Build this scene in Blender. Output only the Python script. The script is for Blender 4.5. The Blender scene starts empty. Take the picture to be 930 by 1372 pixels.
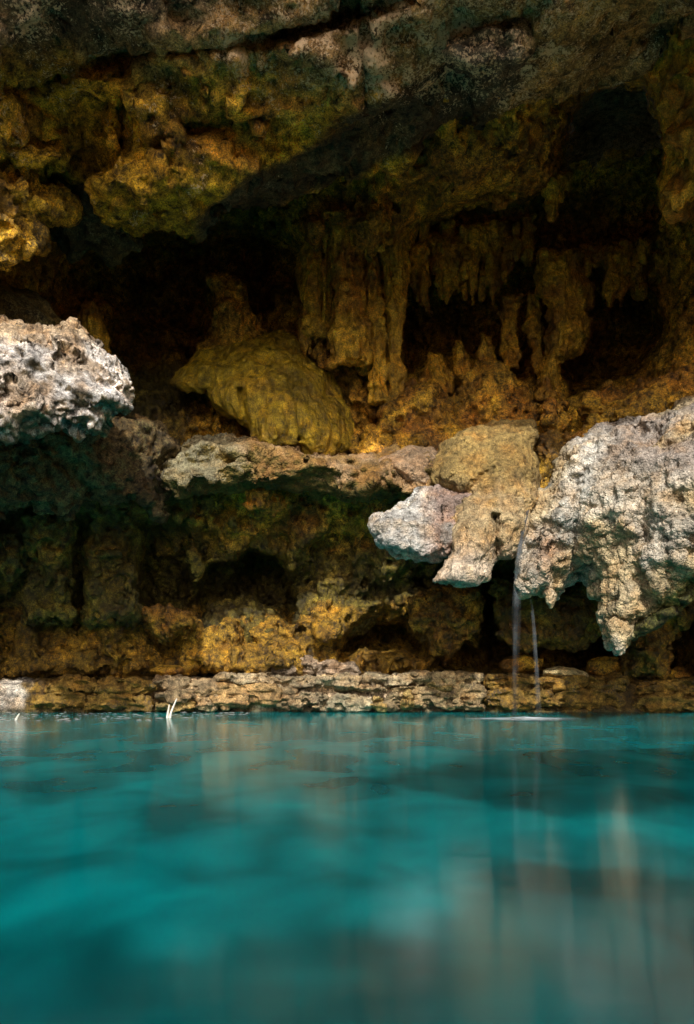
import bpy, math, time
import numpy as np

T0 = time.time()
scene = bpy.context.scene
COL = scene.collection

# ------------------------------------------------------------------ camera
F, CZ, HOR = 1100.0, 1.036, 860.0          # focal length and horizon of the photograph (930 x 1372), eye height in m
cam_d = bpy.data.cameras.new('camera')
cam = bpy.data.objects.new('camera', cam_d)
COL.objects.link(cam)
cam.location = (0, 0, CZ)
cam.rotation_euler = (math.radians(90), 0, 0)
cam_d.sensor_fit = 'VERTICAL'
cam_d.sensor_height = 36.0
cam_d.lens = 36.0 * F / 1372.0
cam_d.shift_y = (HOR - 686.0) / 1372.0
cam_d.clip_end = 500
scene.camera = cam

# ------------------------------------------------------------------ world, sun, exposure
SUN_EL, SUN_AZ = math.radians(36.3), math.radians(-2)     # azimuth: from behind the camera, a touch from the left
world = bpy.data.worlds.new('World')
scene.world = world
world.use_nodes = True
wn, wl = world.node_tree.nodes, world.node_tree.links
sky = wn.new('ShaderNodeTexSky')
sky.sky_type = 'NISHITA'
sky.sun_disc = False
sky.sun_elevation = SUN_EL
sky.sun_rotation = math.radians(180) + SUN_AZ
wl.new(sky.outputs[0], wn['Background'].inputs[0])
sky.air_density = 0.5
sky.dust_density = 6.0
sky.ozone_density = 0.5
wn['Background'].inputs[1].default_value = 0.15
sun_d = bpy.data.lights.new('sun', 'SUN')
sun_d.energy = 3.15
sun_d.angle = math.radians(0.6)
sun_d.color = (1.0, 0.96, 0.9)
sun = bpy.data.objects.new('sun', sun_d)
COL.objects.link(sun)
sun.rotation_euler = (math.radians(90) - SUN_EL, 0, SUN_AZ)
vs = scene.view_settings
vs.view_transform = 'Standard'
vs.look = 'None'
vs.exposure = 0.27
vs.gamma = 1.0
vs.use_curve_mapping = False
scene.cycles.use_denoising = True
scene.cycles.max_bounces = 8
scene.cycles.diffuse_bounces = 3
scene.cycles.glossy_bounces = 3
scene.cycles.transparent_max_bounces = 12
scene.cycles.caustics_reflective = False
scene.cycles.caustics_refractive = False

# ------------------------------------------------------------------ numpy toolkit
rng = np.random.default_rng(7)
f32 = np.float32


def pix(x, y, z):
    return 465 + x * (F / y), HOR - (z - CZ) * (F / y)


def wpt(px, py, d):
    return ((px - 465) * d / F, d, CZ + (HOR - py) * d / F)


def sm(a, b, t):
    t = np.clip((t - a) / (b - a), 0, 1)
    return t * t * (3 - 2 * t)


def hash3(i, j, k, seed):
    h = (i * 374761393 + j * 668265263 + k * 2147483647 + seed * 974634533).astype(np.uint32)
    h = (h ^ (h >> np.uint32(13))) * np.uint32(1274126177)
    h = (h ^ (h >> np.uint32(16))) * np.uint32(2246822519)
    return h ^ (h >> np.uint32(15))


def vnoise(p, seed=0):
    """smooth value noise, -1..1; p is (n, 3)"""
    i = np.floor(p).astype(np.int64)
    t = (p - i).astype(f32)
    t = t * t * (3 - 2 * t)
    out = np.zeros(len(p), f32)
    for a in (0, 1):
        wa = t[:, 0] if a else 1 - t[:, 0]
        for b in (0, 1):
            wb = wa * (t[:, 1] if b else 1 - t[:, 1])
            for c in (0, 1):
                w = wb * (t[:, 2] if c else 1 - t[:, 2])
                out += w * (hash3(i[:, 0] + a, i[:, 1] + b, i[:, 2] + c, seed).astype(f32) * f32(2 / 4294967295.0) - 1)
    return out


def fbm(p, scale, octaves=4, seed=0, stretch=(1, 1, 1), gain=0.5):
    q = p * (1.0 / np.array(stretch) / scale)
    out, a, tot = 0, 1.0, 0
    for o in range(octaves):
        out = out + a * vnoise(q * (2.03 ** o) + 17.3 * o, seed + o)
        tot += a
        a *= gain
    return out / tot


def ridged(p, scale, octaves=3, seed=0, stretch=(1, 1, 1)):
    q = p * (1.0 / np.array(stretch) / scale)
    out, a, tot = 0, 1.0, 0
    for o in range(octaves):
        out = out + a * (1 - 2 * np.abs(vnoise(q * (2.03 ** o) + 9.1 * o, seed + o)))
        tot += a
        a *= 0.5
    return out / tot


def worley(p, scale, seed=0):
    """distance to the nearest scattered point, in cells"""
    q = p / scale
    i = np.floor(q).astype(np.int64)
    best = np.full(len(p), 9.0, f32)
    for a in (-1, 0, 1):
        for b in (-1, 0, 1):
            for c in (-1, 0, 1):
                n = i + np.array((a, b, c))
                d = 0
                for ax in range(3):
                    r = hash3(n[:, 0], n[:, 1], n[:, 2], seed + 31 * ax).astype(f32) * f32(1 / 4294967295.0)
                    d = d + (n[:, ax] + r - q[:, ax]) ** 2
                best = np.minimum(best, d.astype(f32))
    return np.sqrt(best)


def chips(p, scale, seed=0):
    q = p / scale + 0.35 * np.stack([fbm(p, scale * 1.5, 2, seed + 3 * a) for a in range(3)], 1)
    i = np.floor(q).astype(np.int64)
    best = np.full(len(p), 9.0, f32)
    out = np.zeros(len(p), f32)
    for a in (-1, 0, 1):
        for b in (-1, 0, 1):
            for c in (-1, 0, 1):
                n = i + np.array((a, b, c))
                rel = np.empty((len(p), 3), f32)
                tilt = np.zeros(len(p), f32)
                for ax in range(3):
                    r = hash3(n[:, 0], n[:, 1], n[:, 2], seed + 31 * ax).astype(f32) * f32(1 / 4294967295.0)
                    g = hash3(n[:, 0], n[:, 1], n[:, 2], seed + 500 + 17 * ax).astype(f32) * f32(2 / 4294967295.0) - 1
                    rel[:, ax] = q[:, ax] - (n[:, ax] + r)
                    tilt += rel[:, ax] * g
                off = hash3(n[:, 0], n[:, 1], n[:, 2], seed + 900).astype(f32) * f32(2 / 4294967295.0) - 1
                d = (rel ** 2).sum(1)
                m = d < best
                best = np.where(m, d, best)
                out = np.where(m, 1.1 * tilt + 0.45 * off, out)
    return out


def lattice(shape, h, scale, seed, stretch=(1, 1, 1)):
    """smooth value noise on a whole voxel grid"""
    r = np.random.default_rng(seed)
    steps = [h / (scale * s) for s in stretch]
    n = [int(shape[a] * steps[a]) + 3 for a in range(3)]
    g = r.uniform(-1, 1, n).astype(f32)
    for a in range(3):
        t = np.arange(shape[a]) * steps[a]
        i = np.floor(t).astype(int)
        w = (t - i)
        w = (w * w * (3 - 2 * w)).astype(f32)
        sh = [1, 1, 1]
        sh[a] = -1
        w = w.reshape(sh)
        g = np.take(g, i, axis=a) * (1 - w) + np.take(g, i + 1, axis=a) * w
    return g


def poly_sd(poly, X, Y):
    """signed distance to a polygon, negative inside"""
    P = np.array(poly, float)[:, :2]
    d = np.full(X.shape, 1e9)
    s = np.ones(X.shape)
    n = len(P)
    for a in range(n):
        vi, vj = P[a], P[a - 1]
        ex, ey = vj - vi
        wx, wy = X - vi[0], Y - vi[1]
        t = np.clip((wx * ex + wy * ey) / (ex * ex + ey * ey + 1e-9), 0, 1)
        d = np.minimum(d, (wx - ex * t) ** 2 + (wy - ey * t) ** 2)
        c1, c2, c3 = Y >= vi[1], Y < vj[1], ex * wy > ey * wx
        flip = (c1 & c2 & c3) | (~c1 & ~c2 & ~c3)
        s = np.where(flip, -s, s)
    return s * np.sqrt(d)


def tps(pts, X, Y):
    """thin plate spline through (px, py, value)"""
    P = np.array(pts, float)
    c = P[:, :2] / 100.0

    def k(r2):
        return 0.5 * r2 * np.log(r2 + 1e-9)
    n = len(P)
    A = np.zeros((n + 3, n + 3))
    A[:n, :n] = k(((c[:, None] - c[None]) ** 2).sum(-1)) + np.eye(n) * 0.02
    A[:n, n] = 1
    A[:n, n + 1:] = c
    A[n:, :n] = A[:n, n:].T
    b = np.zeros(n + 3)
    b[:n] = P[:, 2]
    w = np.linalg.solve(A, b)
    out = w[n] + w[n + 1] * X / 100 + w[n + 2] * Y / 100
    for q in range(n):
        out = out + w[q] * k((X / 100 - c[q, 0]) ** 2 + (Y / 100 - c[q, 1]) ** 2)
    return out


def nets(f, org, h):
    """naive surface nets: vertices and quads of the zero level, facing out of the solid (f < 0)"""
    s = f < 0
    n = np.array(f.shape)
    cnt = np.zeros(n - 1, np.int8)
    for a in (0, 1):
        for b in (0, 1):
            for c in (0, 1):
                cnt += s[a:n[0] - 1 + a, b:n[1] - 1 + b, c:n[2] - 1 + c]
    act = (cnt > 0) & (cnt < 8)
    I = np.argwhere(act)
    ids = np.full(n - 1, -1, np.int32)
    ids[act] = np.arange(len(I))
    acc = np.zeros((len(I), 3), f32)
    num = np.zeros(len(I), f32)
    corner = [(a, b, c) for a in (0, 1) for b in (0, 1) for c in (0, 1)]
    val = {q: f[I[:, 0] + q[0], I[:, 1] + q[1], I[:, 2] + q[2]] for q in corner}
    for p in corner:
        for ax in range(3):
            if p[ax] == 0:
                q = list(p)
                q[ax] = 1
                v0, v1 = val[p], val[tuple(q)]
                m = (v0 < 0) != (v1 < 0)
                t = np.where(m, v0 / np.where(m, v0 - v1, 1), 0)
                for d in range(3):
                    acc[:, d] += np.where(m, p[d] + (t if d == ax else 0), 0)
                num += m
    V = (I + acc / num[:, None]) * h + np.array(org)
    Q = []
    for ax in range(3):
        u, v = (ax + 1) % 3, (ax + 2) % 3
        sl0, sl1 = [slice(1, -1)] * 3, [slice(1, -1)] * 3
        sl0[ax], sl1[ax] = slice(0, -1), slice(1, None)
        a, b = s[tuple(sl0)], s[tuple(sl1)]
        for sgn in (True, False):
            E = np.argwhere((a & ~b) if sgn else (~a & b))
            if not len(E):
                continue
            E[:, u] += 1
            E[:, v] += 1
            c = []
            for du, dv in ((-1, -1), (0, -1), (0, 0), (-1, 0)):
                k = E.copy()
                k[:, u] += du
                k[:, v] += dv
                c.append(ids[k[:, 0], k[:, 1], k[:, 2]])
            c = np.stack(c, 1)
            Q.append(c if sgn else c[:, ::-1])
    Q = np.concatenate(Q)
    return V, Q


def largest(V, Q, keep=1.0):
    """only the biggest connected piece"""
    lab = np.arange(len(V))
    e = np.concatenate([Q[:, (0, 1)], Q[:, (1, 2)], Q[:, (2, 3)], Q[:, (3, 0)]])
    for _ in range(200):
        m = np.minimum(lab[e[:, 0]], lab[e[:, 1]])
        new = lab.copy()
        np.minimum.at(new, e[:, 0], m)
        np.minimum.at(new, e[:, 1], m)
        new = new[new]
        new = new[new]
        if (new == lab).all():
            break
        lab = new
    cnt = np.bincount(lab, minlength=len(V))
    ok = lab == cnt.argmax()
    idx = np.cumsum(ok) - 1
    Q = Q[ok[Q[:, 0]]]
    return V[ok], idx[Q]


def normals(V, Q):
    n = np.cross(V[Q[:, 2]] - V[Q[:, 0]], V[Q[:, 3]] - V[Q[:, 1]])
    N = np.stack([sum(np.bincount(Q[:, c], n[:, a], len(V)) for c in range(4)) for a in range(3)], 1)
    return N / (np.linalg.norm(N, axis=1, keepdims=True) + 1e-12)


def displace(V, Q, spec):
    for kind, scale, amp, *st in spec:
        st = st[0] if st else (1, 1, 1)
        N = normals(V, Q)
        seed = int(scale * 1000) % 977
        if kind == 'fbm':
            d = fbm(V, scale, 3, seed, st)
        elif kind == 'ridge':
            d = ridged(V, scale, 3, seed, st) - 0.4
        elif kind == 'pop':                                      # rounded grains, like cave popcorn
            w = worley(V / np.array(st) + 0.3 * scale * fbm(V, scale * 2, 2, 5)[:, None], scale, seed)
            d = 0.55 - np.clip(w, 0, 1.1) ** 2
        elif kind == 'chip':                                     # flat broken facets
            d = chips(V / np.array(st), scale, seed)
        elif kind == 'pit':                                      # sharp hollows
            d = -sm(0.25, 0.75, fbm(V, scale, 3, seed, st))
        elif kind == 'step':                                     # broken horizontal beds
            q = V[:, 2] / scale + 1.2 * fbm(V, scale * 5, 3, seed)
            q = q - np.floor(q)
            d = sm(0.0, 0.25, q) - sm(0.75, 1.0, q) - 0.5
        V = V + N * ((amp(V) if callable(amp) else amp) * d)[:, None]
    return V


def link_mesh(name, V, Q, mat, pig=None, parent=None, smooth=True):
    me = bpy.data.meshes.new(name)
    V = np.asarray(V, f32)
    Q = np.asarray(Q, np.int32)
    me.vertices.add(len(V))
    me.vertices.foreach_set('co', V.ravel())
    me.loops.add(Q.size)
    me.loops.foreach_set('vertex_index', Q.ravel())
    me.polygons.add(len(Q))
    me.polygons.foreach_set('loop_start', np.arange(0, Q.size, Q.shape[1], dtype=np.int32))
    me.polygons.foreach_set('use_smooth', np.full(len(Q), smooth))
    me.update(calc_edges=True)
    if pig is not None:
        a = me.color_attributes.new('pigment', 'FLOAT_COLOR', 'POINT')
        c = np.ones((len(V), 4), f32)
        c[:, 3] = 0.5
        c[:, :pig.shape[1]] = pig
        a.data.foreach_set('color', c.ravel())
    me.materials.append(mat)
    o = bpy.data.objects.new(name, me)
    COL.objects.link(o)
    if parent:
        o.parent = parent
    return o


def tag(o, label=None, cat=None, group=None, kind=None):
    for k, v in (('label', label), ('category', cat), ('group', group), ('kind', kind)):
        if v:
            o[k] = v
    return o


def empty(name, loc):
    o = bpy.data.objects.new(name, None)
    o.location = loc
    COL.objects.link(o)
    return o


def set_origin(o, loc):
    """move the origin without moving the shape"""
    me = o.data
    co = np.empty(len(me.vertices) * 3, f32)
    me.vertices.foreach_get('co', co)
    me.vertices.foreach_set('co', (co.reshape(-1, 3) - np.array(loc, f32)).ravel())
    o.location = loc


# ------------------------------------------------------------------ materials
def rock_material(name, bump=0.5, grain=30.0, pop=0.0, rough=0.8, spec=0.35, var=0.5, speck=None, speck_amt=0.0, streak=0.0, coat=0.0, ridge=0.05):
    m = bpy.data.materials.new(name)
    m.use_nodes = True
    nt = m.node_tree
    N, L = nt.nodes, nt.links
    b = N['Principled BSDF']
    geo = N.new('ShaderNodeNewGeometry')
    att = N.new('ShaderNodeAttribute')
    att.attribute_name = 'pigment'

    def noise(scale, detail=6, rgh=0.6, vec=None, dist=0.0):
        n = N.new('ShaderNodeTexNoise')
        n.inputs['Scale'].default_value = scale
        n.inputs['Detail'].default_value = detail
        n.inputs['Roughness'].default_value = rgh
        n.inputs['Distortion'].default_value = dist
        L.new(vec or geo.outputs['Position'], n.inputs['Vector'])
        return n

    def ramp(src, a, b_, ca, cb):
        r = N.new('ShaderNodeMapRange')
        r.inputs[1].default_value, r.inputs[2].default_value = a, b_
        r.inputs[3].default_value, r.inputs[4].default_value = ca, cb
        L.new(src, r.inputs[0])
        return r.outputs[0]

    def mix(kind, fac, a, c):
        x = N.new('ShaderNodeMix')
        x.data_type = 'RGBA'
        x.blend_type = kind
        for sock, v in ((0, fac), (6, a), (7, c)):
            if isinstance(v, (int, float)):
                x.inputs[sock].default_value = v
            elif isinstance(v, tuple):
                x.inputs[sock].default_value = (*v, 1)
            else:
                L.new(v, x.inputs[sock])
        return x.outputs[2]
    n1 = noise(grain * 0.25, 8, 0.7)
    n2 = noise(grain * 1.6, 5, 0.75)
    n3 = noise(1.4, 5, 0.6)
    col = att.outputs['Color']
    for src, w in ((n3.outputs[0], 0.7), (n1.outputs[0], 1.2), (n2.outputs[0], 1.1)):
        v = N.new('ShaderNodeCombineColor')
        g = ramp(src, 0.36, 0.64, 1 - var * w, 1 + var * w)
        for k in range(3):
            L.new(g, v.inputs[k])
        col = mix('MULTIPLY', 1.0, col, v.outputs[0])
    # warmer and cooler mineral drift
    n4 = noise(3.3, 4, 0.6)
    col = mix('MULTIPLY', ramp(n4.outputs[0], 0.45, 0.7, 0, 0.8), col, (1.12, 0.86, 0.6))
    if speck is not None:
        n5 = noise(grain * 0.9, 6, 0.75)
        n6 = noise(2.2, 4, 0.6)
        a = N.new('ShaderNodeMath')
        a.operation = 'ADD'
        L.new(n5.outputs[0], a.inputs[0])
        L.new(ramp(n6.outputs[0], 0.3, 0.7, -0.12, 0.12), a.inputs[1])
        a2 = N.new('ShaderNodeMath')
        a2.operation = 'MULTIPLY_ADD'
        L.new(att.outputs['Alpha'], a2.inputs[0])
        a2.inputs[1].default_value = 0.4
        L.new(a.outputs[0], a2.inputs[2])
        col = mix('MIX', ramp(a2.outputs[0], 0.8 - speck_amt, 0.86 - speck_amt, 0, 0.9), col, speck)
    L.new(col, b.inputs['Base Color'])
    rg = ramp(n1.outputs[0], 0.3, 0.7, max(rough - 0.18, 0.05), min(rough + 0.12, 1))
    L.new(rg, b.inputs['Roughness'])
    b.inputs['Specular IOR Level'].default_value = spec
    # relief
    hgt = None
    rd = noise(grain * 0.3, 7, 0.6)
    rd.noise_type = 'RIDGED_MULTIFRACTAL'
    rd.inputs['Gain'].default_value = 1.6
    rd.normalize = True
    parts = [(n1.outputs[0], 0.045), (n2.outputs[0], 0.014), (rd.outputs[0], ridge)]
    if pop:
        vo = N.new('ShaderNodeTexVoronoi')
        vo.inputs['Scale'].default_value = pop
        L.new(geo.outputs['Position'], vo.inputs['Vector'])
        parts.append((ramp(vo.outputs['Distance'], 0.0, 0.8, 1.0, 0.0), 0.8 / pop))
    if streak:
        mp = N.new('ShaderNodeMapping')
        mp.inputs['Scale'].default_value = (1, 1, 0.16)
        L.new(geo.outputs['Position'], mp.inputs['Vector'])
        ns = noise(grain * 0.5, 4, 0.6, mp.outputs[0], 0.4)
        parts.append((ns.outputs[0], streak))
    for src, w in parts:
        k = N.new('ShaderNodeMath')
        k.operation = 'MULTIPLY_ADD'
        L.new(src, k.inputs[0])
        k.inputs[1].default_value = w
        if hgt is not None:
            L.new(hgt, k.inputs[2])
        else:
            k.inputs[2].default_value = 0
        hgt = k.outputs[0]
    bp = N.new('ShaderNodeBump')
    bp.inputs['Strength'].default_value = bump
    bp.inputs['Distance'].default_value = 1.0
    L.new(hgt, bp.inputs['Height'])
    L.new(bp.outputs[0], b.inputs['Normal'])
    if coat:
        b.inputs['Coat Weight'].default_value = coat
        b.inputs['Coat Roughness'].default_value = 0.35
        L.new(bp.outputs[0], b.inputs['Coat Normal'])
    return m


M_wall = rock_material('damp_ochre_rock', bump=1.0, grain=38, rough=0.66, spec=0.45, var=0.72, speck=(0.05, 0.03, 0.006), speck_amt=0.03)
M_ceil = rock_material('lichened_rock', bump=1.0, grain=36, rough=0.8, spec=0.3, var=0.75, speck=(0.78, 0.57, 0.34), speck_amt=0.05)
M_tufa = rock_material('pale_tufa', bump=1.0, grain=40, pop=36, rough=0.85, spec=0.3, var=0.38, speck=(0.10, 0.085, 0.07), speck_amt=-0.02)
M_boulder = rock_material('white_limestone', bump=1.0, grain=38, rough=0.85, spec=0.3, var=0.55, speck=(0.10, 0.075, 0.05), speck_amt=0.02)
M_flow = rock_material('wet_flowstone', bump=0.9, grain=36, rough=0.52, spec=0.5, var=0.55, streak=0.05)
M_tongue = rock_material('smooth_travertine', bump=1.0, grain=44, pop=50, rough=0.7, spec=0.4, var=0.45, streak=0.05)
M_moss = rock_material('dark_mossy_rock', bump=1.0, grain=38, rough=0.75, spec=0.35, var=0.8, speck=(0.20, 0.18, 0.07), speck_amt=0.03)

OCHRE = np.array((0.48, 0.28, 0.024))
RUST = np.array((0.34, 0.155, 0.018))
OLIVE = np.array((0.12, 0.092, 0.012))
ORANGE = np.array((0.24, 0.138, 0.012))
GREY = np.array((0.46, 0.32, 0.17))
DARK = np.array((0.06, 0.05, 0.035))
PALE = np.array((0.62, 0.56, 0.47))
WHITE = np.array((0.60, 0.58, 0.55))
YELLOW = np.array((0.50, 0.31, 0.02))


def lerp(a, b, t):
    return a + (b - a) * t[:, None]


def ochre_pig(V, N, a=OCHRE, b=RUST, s=0.7):
    t = sm(-0.25, 0.35, fbm(V, s, 4, 11))
    return lerp(np.broadcast_to(a, V.shape), b, t)


# ------------------------------------------------------------------ solids carved as relief around an outline
def solid(name, poly, ctl, T, R, voxel, mat, pig, spec=(), T2=None, bumps=(), grid_noise=(), parent=None, power=2.0):
    """A closed rock whose outline is POLY (photo pixels), whose middle sheet lies at the depths CTL = d or [(px, py, d)...],
    T metres thick towards the viewer and T2 away, rounded over R pixels from its outline."""
    P = np.array(poly, float)
    if np.isscalar(ctl):
        ctl_d = [ctl]
    else:
        ctl_d = [c[2] for c in ctl]
    T2 = T2 or T
    pad = 4 * voxel + 0.12
    dmin, dmax = min(ctl_d) - T - pad - 0.2, max(ctl_d) + T2 + pad + 0.2
    xs, zs = [], []
    for d in (dmin, dmax):
        xs += list((P[:, 0] - 465) * d / F)
        zs += list(CZ + (HOR - P[:, 1]) * d / F)
    lo = np.array((min(xs) - pad, dmin, min(zs) - pad))
    hi = np.array((max(xs) + pad, dmax, max(zs) + pad))
    n = np.ceil((hi - lo) / voxel).astype(int) + 1
    X = (lo[0] + voxel * np.arange(n[0]))[:, None, None]
    Y = (lo[1] + voxel * np.arange(n[1]))[None, :, None]
    Z = (lo[2] + voxel * np.arange(n[2]))[None, None, :]
    px, py = np.broadcast_arrays(*pix(X, Y, Z))
    # outline distance and middle sheet on a pixel grid, looked up per voxel
    g = 2.0
    gx0, gy0 = px.min() - 4, py.min() - 4
    GX, GY = np.meshgrid(np.arange(gx0, px.max() + 8, g), np.arange(gy0, py.max() + 8, g), indexing='ij')
    D2 = poly_sd(poly, GX, GY)
    DC = np.full(GX.shape, float(ctl)) if np.isscalar(ctl) else plane_or_tps(ctl, GX, GY)
    for bp, delta, soft in bumps:
        DC = DC + delta * sm(soft, -soft, poly_sd(bp, GX, GY))
    fi, fj = (px - gx0) / g, (py - gy0) / g
    i, j = fi.astype(np.int32), fj.astype(np.int32)
    u, v = (fi - i).astype(f32), (fj - j).astype(f32)

    def look(A):
        A = A.astype(f32)
        return (A[i, j] * (1 - u) + A[i + 1, j] * u) * (1 - v) + (A[i, j + 1] * (1 - u) + A[i + 1, j + 1] * u) * v
    d2, dc = look(D2), look(DC)
    yy = Y - dc
    yy = np.where(yy < 0, -yy / T, yy / T2)
    Rm = R * np.mean(ctl_d) / F
    q = (np.clip(d2 + R, 0, None) / R) ** power + np.abs(yy) ** power
    f = ((q ** (1 / power) - 1) * min(Rm, T, T2)).astype(f32)
    for s, (scale, amp, *st) in enumerate(grid_noise):
        f += amp * (2 * np.abs(lattice(f.shape, voxel, scale, s * 17 + int(scale * 997) + len(name), st[0] if st else (1, 1, 1))) - 0.6)
    V, Q = nets(f, lo, voxel)
    V, Q = largest(V, Q)
    V = displace(V, Q, spec)
    N = normals(V, Q)
    col = pig(V, N) if callable(pig) else np.broadcast_to(pig, V.shape)
    o = link_mesh(name, V, Q, mat, np.clip(col, 0, 1.0), parent)
    return o


def plane_or_tps(ctl, GX, GY):
    if len(ctl) < 4:
        A = np.array([(c[0], c[1], 1) for c in ctl], float)
        w = np.linalg.lstsq(A, np.array([c[2] for c in ctl], float), rcond=None)[0]
        return w[0] * GX + w[1] * GY + w[2]
    return tps(ctl, GX, GY)


def ell_poly(cx, cy, rx, ry, n=14, jit=0.12, seed=0):
    r = np.random.default_rng(seed)
    return [(cx + rx * math.cos(2 * math.pi * k / n) * (1 + r.uniform(-jit, jit)), cy + ry * math.sin(2 * math.pi * k / n) * (1 + r.uniform(-jit, jit))) for k in range(n)]


def box_poly(x0, y0, x1, y1, seed=0, jit=0.16):
    r = np.random.default_rng(seed)
    w, h = x1 - x0, y1 - y0
    pts = [(0.06, 0.2), (0.3, 0), (0.7, 0.02), (0.95, 0.15), (1, 0.55), (0.93, 0.9), (0.6, 1), (0.3, 0.98), (0.03, 0.88), (0, 0.5)]
    return [(x0 + w * a + r.uniform(-jit, jit) * h * 0.5, y0 + h * b + r.uniform(-jit, jit) * h * 0.6) for a, b in pts]


# ================================================================== SETTING
# ------------------------------------------------------------------ the back wall of the cave
ctl = []
for x, col in {
    -260: [(-200, 7.6), (200, 7.6), (500, 7.8), (750, 8.6), (1000, 9.4)],
    -100: [(0, 8.6), (250, 9.2), (450, 9.8), (650, 10.2), (800, 11.2), (900, 11.9), (1000, 12.0)],
    10: [(80, 9.6), (250, 10.2), (350, 10.6), (430, 10.9), (530, 11.0), (620, 11.0), (700, 11.5), (780, 12.2), (850, 12.7), (905, 12.95), (1000, 13)],
    120: [(120, 10.4), (240, 11.0), (330, 12.6), (430, 12.8), (530, 12.0), (620, 11.4), (690, 11.7), (770, 12.5), (850, 12.75), (905, 12.95), (1000, 13)],
    240: [(150, 11), (280, 12.5), (360, 14.2), (450, 13.8), (530, 12.9), (600, 12.5), (660, 11.8), (720, 12.2), (800, 13.2), (860, 13.2), (905, 13), (1000, 13)],
    340: [(150, 11), (280, 13), (360, 14.4), (450, 13.2), (530, 12.8), (600, 12.2), (660, 11.9), (720, 12.6), (800, 13.6), (860, 13.3), (905, 13), (1000, 13)],
    460: [(100, 10), (220, 11.2), (300, 12.0), (380, 12.7), (470, 12.8), (560, 12.4), (620, 12.0), (680, 12.1), (740, 12.9), (810, 13.4), (860, 13.3), (905, 13), (1000, 13)],
    580: [(80, 9.2), (170, 10.0), (250, 11.0), (310, 12.6), (370, 14.4), (460, 14.4), (530, 13.0), (590, 12.2), (650, 12.0), (720, 12.6), (780, 13.2), (850, 13.5), (905, 13), (1000, 13)],
    700: [(80, 9.3), (170, 10.0), (250, 11.2), (310, 13.0), (370, 14.8), (460, 14.6), (540, 12.9), (590, 12.2), (650, 12.0), (720, 12.8), (780, 13.2), (850, 13.4), (905, 13), (1000, 13)],
    820: [(40, 9.2), (90, 9.6), (180, 12.0), (270, 13.0), (340, 13.8), (440, 14.6), (500, 13.2), (560, 12.2), (640, 11.9), (720, 12.4), (800, 13.0), (850, 13.2), (905, 13), (1000, 13)],
    920: [(0, 9.0), (100, 9.6), (220, 11.3), (330, 11.5), (440, 11.6), (510, 11.4), (600, 11.4), (700, 12.0), (800, 12.6), (905, 12.8), (1000, 12.9)],
    1040: [(0, 8.5), (200, 9.2), (400, 9.8), (600, 10.2), (750, 10.8), (905, 11.6), (1000, 11.8)],
    1200: [(-200, 7.6), (200, 7.6), (500, 7.8), (750, 8.6), (1000, 9.4)],
}.items():
    ctl += [(x, y, d) for y, d in col]
GS = 3.0
PX = np.arange(-420, 1360, GS)
PY = np.arange(-420, 1120, GS)
GX, GY = np.meshgrid(PX, PY, indexing='ij')
CX, CY = np.meshgrid(PX[::4], PX[::4] * 0, indexing='ij')
D = tps(ctl, GX, GY)
D = np.clip(D, 6.8, 15.5)


def warp2(seed, scale, amp):
    p = np.stack([GX.ravel() / scale, GY.ravel() / scale, np.full(GX.size, 3.7)], 1)
    return (amp * fbm(p, 1.0, 4, seed)).reshape(GX.shape), (amp * fbm(p + 50, 1.0, 4, seed + 9)).reshape(GX.shape)


WX, WY = warp2(3, 34, 13)
PXW, PYW = GX + WX, GY + WY


def dent(poly, delta, soft=7):
    global D
    D = D + delta * sm(soft, -soft, poly_sd(poly, PXW, PYW))


# hollows (pushed in) and pillars (pulled out)
dent([(755, 150), (775, 125), (830, 112), (870, 118), (890, 160), (893, 240), (885, 300), (850, 340), (790, 330), (740, 300), (720, 260), (755, 230)], 1.7, 10)
dent([(570, 300), (640, 262), (720, 255), (760, 300), (720, 335), (640, 345), (575, 335)], 1.2, 12)
dent([(545, 370), (600, 330), (700, 330), (715, 420), (700, 505), (640, 480), (600, 460), (545, 500), (535, 450)], 1.5, 10)
dent([(790, 400), (840, 370), (880, 395), (893, 440), (860, 500), (800, 530), (765, 530), (760, 470), (790, 455)], 1.5, 9)
dent([(80, 350), (150, 330), (290, 310), (400, 330), (415, 380), (350, 390), (330, 420), (340, 370), (270, 365), (275, 450), (190, 430), (140, 400), (110, 420), (85, 410)], 1.1, 12)
dent([(330, 395), (360, 390), (365, 418), (340, 418)], 0.9, 5)
dent([(405, 300), (440, 280), (540, 285), (538, 540), (500, 560), (450, 520), (415, 470)], -0.5, 10)
# lower gallery
dent([(268, 800), (285, 760), (330, 745), (370, 750), (400, 780), (392, 830), (345, 815), (300, 825), (275, 850)], 1.6, 7)
dent([(245, 870), (255, 835), (290, 812), (330, 804), (370, 815), (395, 850), (400, 900), (240, 900)], -0.35, 8)
dent([(398, 840), (395, 800), (420, 780), (460, 775), (500, 785), (510, 830), (440, 855)], -0.35, 8)
dent([(30, 690), (60, 690), (95, 700), (100, 790), (90, 830), (40, 830)], -0.35, 7)
dent([(0, 700), (22, 705), (28, 760), (12, 770), (-20, 770), (-20, 700)], -0.3, 6)
dent([(122, 740), (130, 716), (142, 728), (150, 716), (165, 745), (180, 790), (185, 830), (115, 830)], -0.45, 6)
dent([(96, 690), (122, 690), (114, 740), (118, 800), (98, 812), (104, 750)], 0.5, 10)
dent([(185, 700), (250, 700), (262, 790), (240, 815), (195, 812), (186, 760)], 0.7, 9)
dent([(190, 820), (200, 860), (232, 880), (262, 850), (268, 800), (250, 812)], 0.6, 6)
dent([(255, 690), (275, 700), (268, 760), (262, 800), (250, 790)], -0.35, 6)
dent([(385, 760), (398, 745), (412, 770), (405, 800), (390, 795)], -0.4, 5)
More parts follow.
